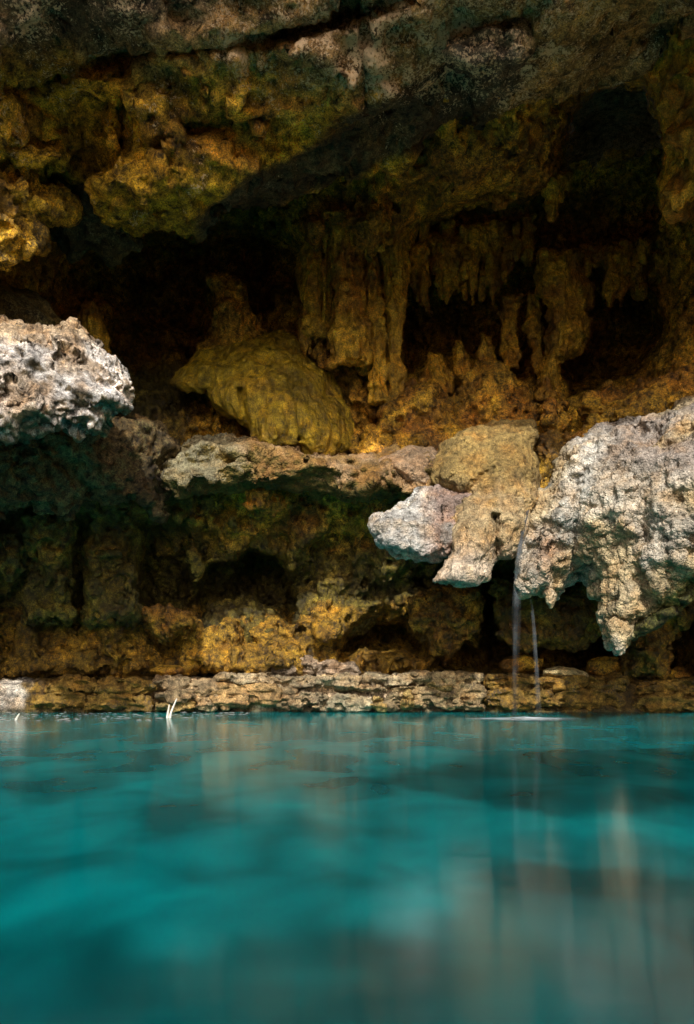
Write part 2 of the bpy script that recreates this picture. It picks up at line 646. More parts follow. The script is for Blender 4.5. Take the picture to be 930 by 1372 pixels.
dent([(-60, 815), (20, 822), (100, 818), (185, 826), (240, 812), (258, 840), (235, 862), (290, 880), (330, 862), (395, 862), (430, 835), (470, 815), (520, 800), (560, 795), (640, 790), (640, 830), (600, 880), (560, 905), (-60, 905)], -0.3, 5)
dent([(453, 880), (462, 852), (478, 838), (500, 828), (520, 836), (545, 838), (562, 858), (566, 884), (520, 880), (490, 872)], 1.6, 6)
dent([(572, 895), (585, 870), (610, 862), (640, 868), (650, 900)], 1.4, 6)
dent([(640, 800), (655, 780), (672, 790), (668, 830), (688, 870), (700, 895), (650, 900), (640, 850)], 1.6, 6)
dent([(660, 775), (740, 790), (800, 790), (830, 810), (800, 850), (760, 868), (700, 862), (662, 850)], -0.5, 8)
dent([(705, 880), (735, 855), (780, 850), (800, 830), (815, 815), (840, 835), (835, 880), (790, 895), (720, 898)], 1.6, 7)
dent([(835, 800), (870, 815), (905, 800), (935, 790), (925, 825), (900, 850), (885, 905), (840, 900), (845, 860)], -0.6, 7)
dent([(885, 905), (893, 860), (915, 835), (950, 815), (1000, 820), (1000, 905)], 2.0, 6)
dent([(560, 800), (600, 785), (640, 790), (640, 840), (610, 865), (590, 888), (575, 870), (560, 850)], -0.5, 6)
# broad drip flutes on the mid wall and a gallery of small hollows under the shelf
fl = fbm(np.stack([PXW.ravel() / 26, PYW.ravel() / 150, np.zeros(GX.size)], 1), 1.0, 3, 21).reshape(GX.shape)
mid = sm(240, 320, GY) * sm(620, 540, GY)
D += mid * fl * 0.55
lowm = sm(640, 690, GY) * sm(910, 860, GY)
fl2 = fbm(np.stack([PXW.ravel() / 34, PYW.ravel() / 60, np.ones(GX.size)], 1), 1.0, 3, 41).reshape(GX.shape)
D += lowm * fl2 * 0.75
D = np.minimum(D, 5.95 * F / np.maximum(np.abs(GX - 465), 1))
D = np.minimum(D, np.where(GY < 330, 13.0 + np.clip((GY - 200) / 100, 0, 1.2), 15.0))
D += 0.25 * fbm(np.stack([GX.ravel() / 60, GY.ravel() / 60, np.ones(GX.size) * 2], 1), 1.0, 4, 61).reshape(GX.shape)

HV = 0.035
lo = np.array((-6.2, 7.8, -0.6))
shape = (int(12.4 / HV), int(8.0 / HV), int(9.4 / HV))
X = (lo[0] + HV * np.arange(shape[0], dtype=f32))[:, None, None]
Y = (lo[1] + HV * np.arange(shape[1], dtype=f32))[None, :, None]
Z = (lo[2] + HV * np.arange(shape[2], dtype=f32))[None, None, :]
fi = ((465 + X * (F / Y)) - PX[0]) / GS                      # (nx, ny, 1)
fj = ((HOR - (Z - CZ) * (F / Y)) - PY[0]) / GS               # (1, ny, nz)
fi = np.clip(fi, 0, len(PX) - 2).astype(f32)
fj = np.clip(fj, 0, len(PY) - 2).astype(f32)
ii, jj = fi.astype(np.int32), fj.astype(np.int32)
u, v = fi - ii, fj - jj
Df = D.astype(f32)
f = (Df[ii, jj] * (1 - u) + Df[ii + 1, jj] * u) * (1 - v) + (Df[ii, jj + 1] * (1 - u) + Df[ii + 1, jj + 1] * u) * v
f -= Y
f *= 0.6
for s, (scale, amp, st) in enumerate(((0.9, 0.16, (1, 1, 1.2)), (0.4, 0.13, (1, 1, 2.0)), (0.2, 0.10, (1, 1, 2.0)), (0.11, 0.07, (1, 1, 1.5)))):
    f += amp * (2 * np.abs(lattice(f.shape, HV, scale, 100 + s, st)) - 0.6)
V, Q = nets(f, lo, HV)
V, Q = largest(V, Q)
del f, fi, fj, ii, jj, u, v
V = displace(V, Q, [('chip', 0.34, 0.05), ('ridge', 0.26, 0.06), ('ridge', 0.1, 0.045)])
vx, vy = pix(V[:, 0], V[:, 1], V[:, 2])
ok = ((vx > -150) & (vx < 1080) & (vy > -60) & (V[:, 2] > -0.4))[Q].all(1)
Q = Q[ok]
used = np.unique(Q)
re = np.full(len(V), -1)
re[used] = np.arange(len(used))
V, Q = V[used], re[Q]
V, Q = largest(V, Q)
N = normals(V, Q)
vx, vy = pix(V[:, 0], V[:, 1], V[:, 2])
wob = fbm(V, 0.5, 4, 33)
wob2 = fbm(V, 0.18, 4, 37)
C = ochre_pig(V, N)
olv = sm(2.9, 2.5, V[:, 2] + 0.5 * wob + 0.25 * sm(-1.5, -4, V[:, 0]))         # darker green-brown zone under the shelf
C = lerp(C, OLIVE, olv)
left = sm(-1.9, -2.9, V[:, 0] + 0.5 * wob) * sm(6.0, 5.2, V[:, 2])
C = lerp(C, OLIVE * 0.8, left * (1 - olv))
band = sm(1.62, 1.52, V[:, 2] + 0.10 * wob2 + 0.22 * wob - 0.25 * sm(0.3, 1.6, V[:, 0]))   # orange band low on the wall with a wavy upper edge
C = lerp(C, ORANGE, band)
C = C * (1 + 0.35 * wob2[:, None])
wall = link_mesh('cave_wall', V, Q, M_wall, np.clip(C, 0.004, 0.9))
tag(wall, kind='structure')
print('wall', len(V), round(time.time() - T0, 1))

# ------------------------------------------------------------------ the ceiling that leans out over the pool
ceil_poly = [(-420, -85), (-200, -80), (200, -90), (465, -82), (800, -92), (1360, -85), (1360, 60), (1100, 40), (930, 45), (880, 50), (850, 95), (800, 108), (760, 120), (700, 130), (640, 165), (600, 183), (540, 205), (490, 222), (440, 243), (400, 262),
             (330, 285), (290, 292), (252, 308), (215, 306), (180, 302), (150, 285), (128, 258), (112, 240), (90, 232), (60, 225), (30, 215), (-40, 230), (-420, 260)]
ceil_ctl = [(-420, -100, 7.4), (200, -110, 7.6), (700, -110, 7.6), (1360, -100, 7.4), (-420, 0, 7.9), (0, 0, 8.0), (250, 0, 8.2), (465, 0, 8.2), (700, 0, 8.2), (930, 0, 8.2), (1360, 0, 7.8),
            (0, 120, 8.7), (120, 130, 9.2), (250, 130, 8.95), (250, 230, 9.35), (250, 300, 9.6), (150, 270, 9.6), (400, 120, 8.9), (380, 230, 9.8), (480, 100, 8.8), (500, 190, 9.8), (620, 60, 8.75), (620, 150, 9.7),
            (760, 60, 8.8), (760, 110, 9.5), (900, 40, 8.8), (20, 200, 9.2), (-400, 240, 8.4)]


def ceil_pig(V, N):
    px, py = pix(V[:, 0], V[:, 1], V[:, 2])
    w1, w2 = fbm(V, 0.5, 4, 71), fbm(V, 0.16, 4, 73)
    c = ochre_pig(V, N, OCHRE * 1.25, np.array((0.36, 0.18, 0.02)), 0.5)
    c = lerp(c, YELLOW * 0.65, sm(150, 240, py + 40 * w1) * sm(330, 280, px))
    g = sm(150, 60, py - 0.12 * (px - 250) + 55 * w1) * sm(560, 480, px * 0.3 + py)      # grey weathered rock near the opening
    c = lerp(c, np.array((0.24, 0.155, 0.07)), g * 0.85)
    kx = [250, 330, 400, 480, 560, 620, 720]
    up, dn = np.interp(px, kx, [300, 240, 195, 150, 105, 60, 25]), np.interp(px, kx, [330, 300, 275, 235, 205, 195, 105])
    dk = sm(-8, 10, py - up + 20 * w1) * sm(10, -8, py - dn + 20 * w1) * sm(245, 275, px) * sm(725, 690, px)      # dark lichen along the lip, with its shade painted in
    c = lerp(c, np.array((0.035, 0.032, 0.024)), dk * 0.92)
    lc = sm(110, 40, py + 0.28 * px - 20 + 40 * w1)
    c = lerp(c, DARK * 1.3, lc * 0.75)
    lich = 0.30 + 0.55 * sm(150, 60, py - 0.1 * (px - 250) + 50 * w1) * sm(250, 420, px) * sm(800, 650, px) + 0.2 * sm(110, 30, py + 40 * w1) + 0.25 * w1 - 0.12 * dk
    return np.concatenate([c * (1 + 0.3 * w2[:, None]), np.clip(lich, 0, 0.63)[:, None]], 1)


ceil_bumps = [
    ([(262, 300), (330, 248), (400, 203), (480, 158), (560, 113), (620, 70), (640, 120), (620, 190), (560, 200), (480, 230), (400, 270), (330, 295), (270, 318)], 0.38, 9),
    ([(0, 120), (100, 90), (200, 62), (330, 50), (450, 20), (560, -10), (560, -2), (450, 36), (330, 68), (200, 76), (100, 104), (0, 136)], 0.45, 7),   # long bedding crack
    ([(480, 20), (490, 20), (494, 140), (484, 145)], 0.25, 4),
    ([(160, 60), (172, 60), (168, 200), (156, 200)], 0.3, 6),
    ([(90, 200), (110, 185), (140, 190), (150, 225), (120, 240), (95, 230)], 0.5, 8),
    ([(20, 130), (90, 110), (150, 130), (140, 180), (60, 200), (10, 190)], 0.45, 14),
    ([(240, 165), (300, 155), (310, 170), (250, 180)], 0.25, 6),
]
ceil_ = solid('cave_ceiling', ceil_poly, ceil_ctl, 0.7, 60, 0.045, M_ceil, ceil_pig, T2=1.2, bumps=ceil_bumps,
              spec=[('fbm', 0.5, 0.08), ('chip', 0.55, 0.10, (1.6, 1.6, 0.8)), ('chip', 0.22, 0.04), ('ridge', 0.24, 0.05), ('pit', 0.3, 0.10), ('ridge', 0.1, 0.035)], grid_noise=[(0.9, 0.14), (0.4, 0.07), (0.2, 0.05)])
tag(ceil_, kind='structure')
print('ceiling', round(time.time() - T0, 1))

# ------------------------------------------------------------------ unseen roof, its skylight shaped for sun and shade, side walls, added bank, pool bed
def sheet(name, nu, nv, fn, mat, colr, noise_amp=0.35, hole=None, flip=False):
    U, Vv = np.meshgrid(np.linspace(0, 1, nu), np.linspace(0, 1, nv), indexing='ij')
    P = fn(U.ravel(), Vv.ravel())
    idx = np.arange(nu * nv).reshape(nu, nv)
    Qs = np.stack([idx[:-1, :-1], idx[1:, :-1], idx[1:, 1:], idx[:-1, 1:]], -1).reshape(-1, 4)
    if hole is not None:
        c = P[Qs].mean(1)
        Qs = Qs[~hole(c)]
        used = np.unique(Qs)
        re = np.full(len(P), -1)
        re[used] = np.arange(len(used))
        P, Qs = P[used], re[Qs]
    if flip:
        Qs = Qs[:, ::-1]
    N = normals(P, Qs)
    P = P + N * (noise_amp * fbm(P, 1.3, 5, 5))[:, None]
    c = np.broadcast_to(colr, P.shape) * (1 + 0.3 * fbm(P, 0.4, 3, 8)[:, None])
    return tag(link_mesh(name, P, Qs, mat, np.clip(c, 0, 0.9)), kind='structure')


def skylight(c):  # outline shaped to place sun and shade on the rocks and pool
    x, y = c[:, 0], c[:, 1]
    near = -7.9 + 0.7 * np.sin(0.8 * x + 1.0) + 0.35 * np.sin(2.3 * x)  # leaves an unseen strip of roof that shades the near water
    far = 6.0 + 0.15 * np.sin(1.7 * x) + 0.1 * np.sin(4.1 * x + 1)
    shade_nose = (x > -0.5) & (np.abs(y + 4.2 - 0.1 * x + 0.2 * np.sin(2 * x)) < 1.35 * sm(-0.5, 1.0, x) + 0.05)  # unseen lobe of roof added to shade the right of the pool
    return (y > near) & (y < far) & (np.abs(x) < 7.2 + 0.4 * np.sin(1.3 * y)) & ~shade_nose


sheet('shading_roof', 150, 150, lambda a, b: np.stack([-11 + 22 * a, -11 + 27 * b, 7.4 + 0.4 * np.sin(3 * a) + 0.25 * np.cos(b * 7) + 2.2 * sm(7.3, 9.0, -11 + 27 * b)], 1), M_ceil, GREY * 0.8, 0.4, skylight)
sheet('side_wall', 110, 60, lambda a, b: np.stack([-8.2 + 3.0 * a ** 3 - 0.6 * np.sin(b * 3) * (1 - a), -5 + 15.2 * a, -1.5 + 9.6 * b], 1), M_wall, OLIVE, 0.5)
sheet('side_wall', 110, 60, lambda a, b: np.stack([8.2 - 3.0 * a ** 3 + 0.6 * np.sin(b * 3) * (1 - a), -5 + 15.2 * a, -1.5 + 9.6 * b], 1), M_wall, OCHRE, 0.5)
sheet('bounce_bank', 90, 120, lambda a, b: np.stack([-14 + 28 * a, 1.75 - 26 * b, -0.35 + 0.75 * sm(0, 0.08, b) + 1.2 * b + 0.12 * np.sin(a * 17)], 1), M_boulder, np.array((0.22, 0.16, 0.095)), 0.12)  # unseen bank added to bounce warm sunlight onto wall and ceiling
sheet('pool_bed', 60, 60, lambda a, b: np.stack([-12 + 24 * a, -10 + 24 * b, -3.2 + 0.2 * np.sin(a * 9)], 1), M_wall, np.array((0.2, 0.3, 0.25)), 0.3)

# ------------------------------------------------------------------ shore ledge
LV = 0.028
lo = np.array((-6.6, 11.3, -0.45))
shp = (int(13.2 / LV), int(2.6 / LV), int(1.3 / LV))
X = (lo[0] + LV * np.arange(shp[0]))[:, None, None]
Y = (lo[1] + LV * np.arange(shp[1]))[None, :, None]
Z = (lo[2] + LV * np.arange(shp[2]))[None, None, :]
xs = X.ravel()
p1 = np.stack([xs * 1.0, xs * 0, xs * 0], 1)
front = 12.13 + 0.10 * fbm(p1, 0.8, 4, 3) + 0.1 * sm(-3.2, -2.7, xs) * sm(2.3, 1.9, xs) + 0.05 * sm(4.2, 5, xs) - 0.14 * sm(-4.2, -4.8, xs)
top = 0.46 + 0.03 * fbm(p1, 0.5, 4, 5) + 0.05 * sm(1.9, 2.4, xs) - 0.03 * sm(4.4, 4.6, xs)
fr = front[:, None, None] + 0.10 * np.sin(np.clip(Z, 0, 0.5) * 6.2) * (xs > 1.9)[:, None, None] - 0.25 * np.clip(-Z, 0, 1)
a, b = fr - Y, Z - top[:, None, None]
f = np.maximum(a, b) + 0.35 * np.exp(-np.abs(a - b) * 9) * 0.18
f = f.astype(f32)
for s, (scale, amp) in enumerate(((0.3, 0.05), (0.13, 0.04), (0.07, 0.02))):
    f += amp * lattice(f.shape, LV, scale, 300 + s)
V, Q = nets(f, lo, LV)
V, Q = largest(V, Q)
V = displace(V, Q, [('fbm', 0.12, 0.03), ('ridge', 0.06, 0.012)])
N = normals(V, Q)
w1 = fbm(V, 0.3, 4, 91)
st = fbm(V, 0.16, 3, 92, (1, 1, 6))
C = lerp(np.broadcast_to(ORANGE * 0.62, V.shape), np.array((0.10, 0.06, 0.012)), sm(-0.3, 0.35, st))
C = lerp(C, np.array((0.45, 0.36, 0.24)), sm(-2.95, -2.75, V[:, 0] + 0.3 * w1) * sm(2.05, 1.95, V[:, 0] + 0.2 * w1))  # pale stretch: the sunlit patch of the ledge put into the colour
C = lerp(C, PALE * 0.6, sm(-4.65, -4.85, V[:, 0] + 0.4 * w1))
C = lerp(C, np.array((0.07, 0.06, 0.02)), sm(0.12, 0.0, V[:, 2] + 0.06 * w1) * 0.8)
C = C * (1 + 0.35 * w1[:, None])
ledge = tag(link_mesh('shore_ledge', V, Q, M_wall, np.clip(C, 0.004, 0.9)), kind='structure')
print('ledge', round(time.time() - T0, 1))

# ------------------------------------------------------------------ the pool
def water_material():
    m = bpy.data.materials.new('milky_spring_water')
    m.use_nodes = True
    N, L = m.node_tree.nodes, m.node_tree.links
    b = N['Principled BSDF']
    geo = N.new('ShaderNodeNewGeometry')
    mp = N.new('ShaderNodeMapping')
    mp.inputs['Rotation'].default_value = (0, 0, math.radians(-14))
    mp.inputs['Scale'].default_value = (1.3, 1.0, 1)
    L.new(geo.outputs['Position'], mp.inputs['Vector'])
    cloud = N.new('ShaderNodeTexNoise')
    cloud.inputs['Scale'].default_value = 1.1
    cloud.inputs['Detail'].default_value = 2
    cloud.inputs['Distortion'].default_value = 0.5
    L.new(mp.outputs[0], cloud.inputs['Vector'])
    r = N.new('ShaderNodeValToRGB')
    r.color_ramp.elements[0].position = 0.32
    r.color_ramp.elements[0].color = (0.0, 0.095, 0.102, 1)
    r.color_ramp.elements[1].position = 0.72
    r.color_ramp.elements[1].color = (0.0, 0.245, 0.26, 1)
    L.new(cloud.outputs[0], r.inputs[0])
    L.new(r.outputs[0], b.inputs['Base Color'])
    b.inputs['Roughness'].default_value = 0.11
    b.inputs['Anisotropic'].default_value = 0.92          # long exposure: the ripples smear reflections towards the viewer
    tg = N.new('ShaderNodeCombineXYZ')
    tg.inputs[1].default_value = 1.0
    L.new(tg.outputs[0], b.inputs['Tangent'])
    b.inputs['Subsurface Weight'].default_value = 1.0
    b.inputs['Subsurface Radius'].default_value = (0.1, 0.9, 0.9)
    b.inputs['Subsurface Scale'].default_value = 1.0
    b.inputs['IOR'].default_value = 1.6
    n = N.new('ShaderNodeTexNoise')
    n.inputs['Scale'].default_value = 2.4
    n.inputs['Detail'].default_value = 2.0
    mp2 = N.new('ShaderNodeMapping')
    mp2.inputs['Rotation'].default_value = (0, 0, math.radians(-2))
    mp2.inputs['Scale'].default_value = (0.4, 1.1, 1)
    L.new(geo.outputs['Position'], mp2.inputs['Vector'])
    L.new(mp2.outputs[0], n.inputs['Vector'])
    bp = N.new('ShaderNodeBump')
    bp.inputs['Strength'].default_value = 0.07
    bp.inputs['Distance'].default_value = 0.05
    L.new(n.outputs[0], bp.inputs['Height'])
    L.new(bp.outputs[0], b.inputs['Normal'])
    return m


M_water = water_material()
gx, gy = np.linspace(-12, 12, 80), np.linspace(-10, 13.6, 80)
A, B = np.meshgrid(gx, gy, indexing='ij')
P = np.stack([A.ravel(), B.ravel(), np.zeros(A.size)], 1)
idx = np.arange(A.size).reshape(A.shape)
Qs = np.stack([idx[:-1, :-1], idx[1:, :-1], idx[1:, 1:], idx[:-1, 1:]], -1).reshape(-1, 4)
nb = len(P)
P = np.concatenate([P, P * (1, 1, 0) - (0, 0, 2.6)])                                  # the body of water is closed below
rim = [idx[0, ::-1], idx[:, 0], idx[-1, :], idx[::-1, -1]]
rim = np.concatenate([r[:-1] for r in rim])
rn = np.roll(rim, -1)
Qs = np.concatenate([Qs, Qs[:, ::-1] + nb, np.stack([rim, rim + nb, rn + nb, rn], 1)])
tag(link_mesh('pool_water', P, Qs, M_water), kind='structure')

# ================================================================== ROCKS
def thing(name, label, cat, poly, ctl, T, R, voxel, mat, pig, group=None, **kw):
    o = solid(name, poly, ctl, T, R, voxel, mat, pig, **kw)
    tag(o, label, cat, group)
    return o


# ---- white boulder on the left
def boulder_pig(V, N):
    w1, w2 = fbm(V, 0.35, 4, 201), fbm(V, 0.1, 4, 203)
    c = lerp(np.broadcast_to(WHITE, V.shape), np.array((0.36, 0.30, 0.23)), sm(-0.1, 0.3, w1))
    px, py = pix(V[:, 0], V[:, 1], V[:, 2])
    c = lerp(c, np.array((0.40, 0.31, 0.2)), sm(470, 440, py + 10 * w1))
    c = lerp(c, np.array((0.17, 0.13, 0.075)), sm(-0.25, -0.6, N[:, 2] + 0.2 * w1))       # darker brown on the underside
    c = lerp(c, np.array((0.35, 0.20, 0.05)), sm(0.3, 0.5, w2) * 0.5)
    return c * (1 + 0.25 * w2[:, None])


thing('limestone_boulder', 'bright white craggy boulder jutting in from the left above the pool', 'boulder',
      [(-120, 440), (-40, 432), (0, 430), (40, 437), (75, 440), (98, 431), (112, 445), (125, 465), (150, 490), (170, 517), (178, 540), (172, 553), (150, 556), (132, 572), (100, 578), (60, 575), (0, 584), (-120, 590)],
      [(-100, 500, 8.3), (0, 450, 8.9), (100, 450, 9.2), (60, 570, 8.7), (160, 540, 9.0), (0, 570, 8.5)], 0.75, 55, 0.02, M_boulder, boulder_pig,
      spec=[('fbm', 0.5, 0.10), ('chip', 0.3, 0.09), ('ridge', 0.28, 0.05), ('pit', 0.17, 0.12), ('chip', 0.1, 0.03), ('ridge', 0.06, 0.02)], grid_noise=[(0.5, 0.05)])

# ---- dark mossy rock under it
thing('mossy_rock', 'dark green mossy rock mass right under the white boulder', 'rock',
      [(-120, 560), (0, 560), (60, 562), (120, 566), (165, 562), (200, 568), (228, 590), (238, 605), (218, 640), (212, 690), (170, 672), (120, 665), (85, 690), (40, 668), (0, 690), (-120, 700)],
      [(-100, 620, 9.6), (0, 580, 10.0), (200, 580, 11.4), (100, 660, 10.7), (0, 680, 10.5), (210, 660, 11.3)], 0.7, 45, 0.028, M_moss,
      lambda V, N: lerp(np.broadcast_to(np.array((0.085, 0.058, 0.022)), V.shape), np.array((0.15, 0.105, 0.045)), sm(0.0, 0.4, fbm(V, 0.4, 4, 211))),
      spec=[('fbm', 0.35, 0.10), ('chip', 0.3, 0.09), ('ridge', 0.2, 0.06), ('chip', 0.1, 0.03)], grid_noise=[(0.5, 0.08), (0.22, 0.05)])

# ---- pale tufa overhang on the right
def tufa_pig(V, N):
    px, py = pix(V[:, 0], V[:, 1], V[:, 2])
    w1, w2, w3 = fbm(V, 0.4, 4, 221), fbm(V, 0.12, 4, 223), fbm(V, 0.7, 3, 225)
    c = lerp(np.broadcast_to(np.array((0.43, 0.395, 0.32)), V.shape), np.array((0.29, 0.255, 0.22)), sm(640, 570, py - 0.25 * (px - 800) + 30 * w1))
    c = lerp(c, np.array((0.40, 0.29, 0.10)), sm(-0.05, 0.35, w3 + 0.25 * sm(640, 720, py) * sm(760, 820, px)) * 0.55)
    st = np.exp(-((px - (800 - 0.35 * (py - 570) + 14 * w1)) / 20.0) ** 2)
    c = lerp(c, np.array((0.58, 0.58, 0.53)), st * sm(560, 600, py) * sm(760, 700, py) * 0.85)
    c = lerp(c, np.array((0.36, 0.22, 0.13)), np.exp(-((px - 735) / 20) ** 2 - ((py - 735) / 30) ** 2) * 0.7)
    c = lerp(c, np.array((0.16, 0.20, 0.20)), sm(0.22, 0.4, w1) * sm(0.0, 0.3, w2) * 0.6)
    lowedge = sm(-25, 5, py - np.interp(px, [690, 740, 790, 830, 860, 900, 930, 1010], [795, 800, 760, 900, 840, 800, 775, 735]))
    c = lerp(c, np.array((0.15, 0.16, 0.03)), lowedge * sm(830, 850, px) * 0.8)         # moss along the drip edge
    return c * (1 + 0.3 * w2[:, None])


def rough_part(V):
    px, py = pix(V[:, 0], V[:, 1], V[:, 2])
    return sm(590, 680, py - 0.25 * (px - 800) + 40 * fbm(V, 0.4, 3, 77))


tufa_poly = [(1080, 470), (990, 505), (930, 537), (900, 548), (870, 558), (830, 566), (800, 576), (768, 600), (742, 635), (724, 670), (710, 710), (698, 750), (695, 785), (704, 799), (722, 795), (733, 800), (738, 814), (745, 798),
             (757, 776), (778, 757), (792, 765), (800, 790), (810, 812), (813, 840), (822, 862), (830, 876), (838, 862), (848, 842), (872, 825), (902, 803), (930, 778), (990, 750), (1080, 720)]
tufa_ctl = [(1070, 480, 9.9), (930, 540, 10.6), (800, 580, 11.0), (720, 680, 10.9), (700, 780, 10.6), (780, 750, 10.7), (860, 680, 10.0), (830, 860, 10.1), (930, 760, 9.8), (1070, 600, 9.2), (1070, 720, 9.4), (930, 640, 9.7), (800, 660, 10.4)]
thing('tufa_overhang', 'large pale knobbly tufa overhang with a pointed drip tip on the right', 'rock', tufa_poly, tufa_ctl, 0.6, 42, 0.0165, M_tufa, tufa_pig, T2=0.9,
      bumps=[([(765, 640), (772, 640), (778, 720), (770, 770), (758, 770), (764, 700)], 0.3, 8), ([(850, 560), (870, 575), (900, 590), (930, 570), (940, 580), (890, 610), (850, 590)], 0.16, 8),
             ([(850, 640), (872, 640), (880, 720), (862, 740), (850, 700)], 0.22, 9), ([(745, 770), (790, 745), (800, 780), (770, 800)], 0.35, 8)],
      spec=[('fbm', 0.6, 0.12), ('ridge', 0.3, 0.08), ('pop', 0.13, lambda V: 0.04 * rough_part(V)), ('ridge', 0.12, 0.04), ('pop', 0.058, lambda V: 0.014 + 0.03 * rough_part(V))], grid_noise=[(0.5, 0.06), (0.22, 0.05)])
tufa = bpy.data.objects['tufa_overhang']
for tip in ([(812, 835), (824, 826), (840, 832), (848, 846), (838, 864), (831, 878), (823, 866), (815, 850)], [(728, 792), (738, 788), (747, 796), (744, 806), (738, 817), (732, 806)]):
    c_ = np.mean(np.array(tip), 0)
    solid('drip_tip', tip, 9.75 if c_[0] > 800 else 10.35, 0.13, 10, 0.014, M_tufa, tufa_pig, spec=[('fbm', 0.2, 0.03), ('pop', 0.055, 0.035)], parent=tufa)
solid('moss_fringe', [(842, 850), (858, 836), (880, 822), (905, 806), (935, 780), (990, 752), (990, 764), (938, 796), (908, 820), (884, 836), (862, 848), (848, 858)], [(850, 848, 10.0), (930, 790, 9.7), (985, 760, 9.55)], 0.2, 8, 0.018, M_moss,
      lambda V, N: np.array((0.05, 0.052, 0.012)) * (1 + 0.5 * fbm(V, 0.08, 3, 9)[:, None]), spec=[('fbm', 0.15, 0.05), ('pop', 0.05, 0.035)], grid_noise=[(0.15, 0.04)], parent=tufa)
print('tufa', round(time.time() - T0, 1))

# ---- travertine tongue between shelf and overhang
tongue = empty('travertine_tongue', wpt(640, 640, 11.2))
tag(tongue, 'smooth tan travertine tongue with hanging lobes left of the thin waterfall', 'rock')
TAN = np.array((0.44, 0.35, 0.20))


def tan_pig(a, b):
    return lambda V, N: lerp(np.broadcast_to(np.array(a), V.shape), np.array(b), sm(-0.2, 0.35, fbm(V, 0.35, 4, 231))) * (1 + 0.25 * fbm(V, 0.1, 3, 233)[:, None])


def tpart(name, poly, ctl, T, R, mat, pig, voxel=0.018, **kw):
    o = solid(name, poly, ctl, T, R, voxel, mat, pig, **kw)
    o.parent = tongue
    o.matrix_parent_inverse.translation = [-c for c in tongue.location]
    return o


def flow_pig(V, N):
    px, py = pix(V[:, 0], V[:, 1], V[:, 2])
    w1, w2 = fbm(V, 0.35, 4, 231), fbm(V, 0.1, 3, 233)
    c = lerp(np.broadcast_to(np.array((0.31, 0.22, 0.075)), V.shape), np.array((0.40, 0.31, 0.17)), sm(625, 680, py + 25 * w1))
    c = lerp(c, np.array((0.46, 0.39, 0.30)), sm(700, 760, py + 25 * w1 + 0.25 * (640 - px)))
    c = lerp(c, np.array((0.30, 0.20, 0.06)), sm(0.1, 0.4, w1) * 0.6)
    return c * (1 + 0.25 * w2[:, None])


tpart('flow_body', [(583, 642), (584, 612), (598, 594), (628, 578), (670, 568), (712, 566), (721, 582), (713, 602), (723, 640), (723, 675), (711, 688), (706, 708), (697, 733), (686, 746), (668, 745), (665, 735), (663, 748), (657, 776), (640, 788), (612, 786), (582, 779), (592, 756), (606, 735),
                    (602, 712), (604, 690), (612, 668), (604, 655)],
      [(600, 640, 10.95), (620, 590, 11.2), (650, 572, 11.35), (715, 572, 11.35), (650, 625, 10.95), (700, 620, 11.0), (640, 665, 10.75), (700, 680, 10.65), (610, 700, 10.6), (650, 730, 10.4), (690, 735, 10.5), (590, 775, 10.2), (655, 775, 10.2)], 0.42, 30, M_tongue, flow_pig,
      bumps=[([(598, 655), (640, 650), (720, 640), (720, 655), (650, 668), (610, 672)], 0.10, 12), ([(660, 690), (668, 690), (668, 750), (660, 750)], 0.28, 6), ([(612, 665), (640, 640), (660, 625), (664, 632), (640, 655), (618, 680)], 0.12, 6)],
      spec=[('fbm', 0.4, 0.07), ('ridge', 0.2, 0.05, (1, 1, 2)), ('chip', 0.16, 0.018), ('ridge', 0.08, 0.018)], grid_noise=[(0.4, 0.05)])
def knob_pig(V, N):
    px, py = pix(V[:, 0], V[:, 1], V[:, 2])
    w1, w2 = fbm(V, 0.25, 4, 235), fbm(V, 0.08, 3, 236)
    c = lerp(np.broadcast_to(np.array((0.50, 0.50, 0.47)), V.shape), np.array((0.33, 0.25, 0.21)), sm(548, 592, px + 25 * w1))
    c = lerp(c, np.array((0.20, 0.22, 0.21)), sm(0.1, 0.4, w1) * 0.6)
    return c * (1 + 0.4 * w2[:, None])


tag(tpart('knobbly_lobe', [(503, 712), (504, 692), (520, 681), (545, 676), (560, 663), (590, 655), (622, 650), (660, 655), (665, 700), (640, 735), (606, 742), (590, 745), (575, 750), (555, 743), (530, 740), (510, 731)],
          [(510, 700, 10.5), (560, 740, 10.5), (610, 670, 10.9), (560, 670, 10.75), (650, 700, 10.9)], 0.4, 24, M_tufa, knob_pig,
          spec=[('fbm', 0.3, 0.07), ('ridge', 0.2, 0.05), ('pop', 0.085, 0.06), ('pop', 0.05, 0.02)], grid_noise=[(0.3, 0.06)], voxel=0.0135), 'grey and white popcorn-like lobe')
print('tongue', round(time.time() - T0, 1))

# ---- rock shelf
def shelf_pig(V, N):
    px, py = pix(V[:, 0], V[:, 1], V[:, 2])
    w1, w2 = fbm(V, 0.3, 4, 241), fbm(V, 0.1, 3, 243)
    c = lerp(np.broadcast_to(np.array((0.24, 0.145, 0.045)), V.shape), np.array((0.34, 0.23, 0.12)), sm(-0.1, 0.35, w1))
    c = lerp(c, np.array((0.26, 0.24, 0.145)), sm(345, 300, px + 20 * w1))
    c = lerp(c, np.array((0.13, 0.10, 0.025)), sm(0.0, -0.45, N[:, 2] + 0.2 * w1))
    return c * (1 + 0.35 * w2[:, None])


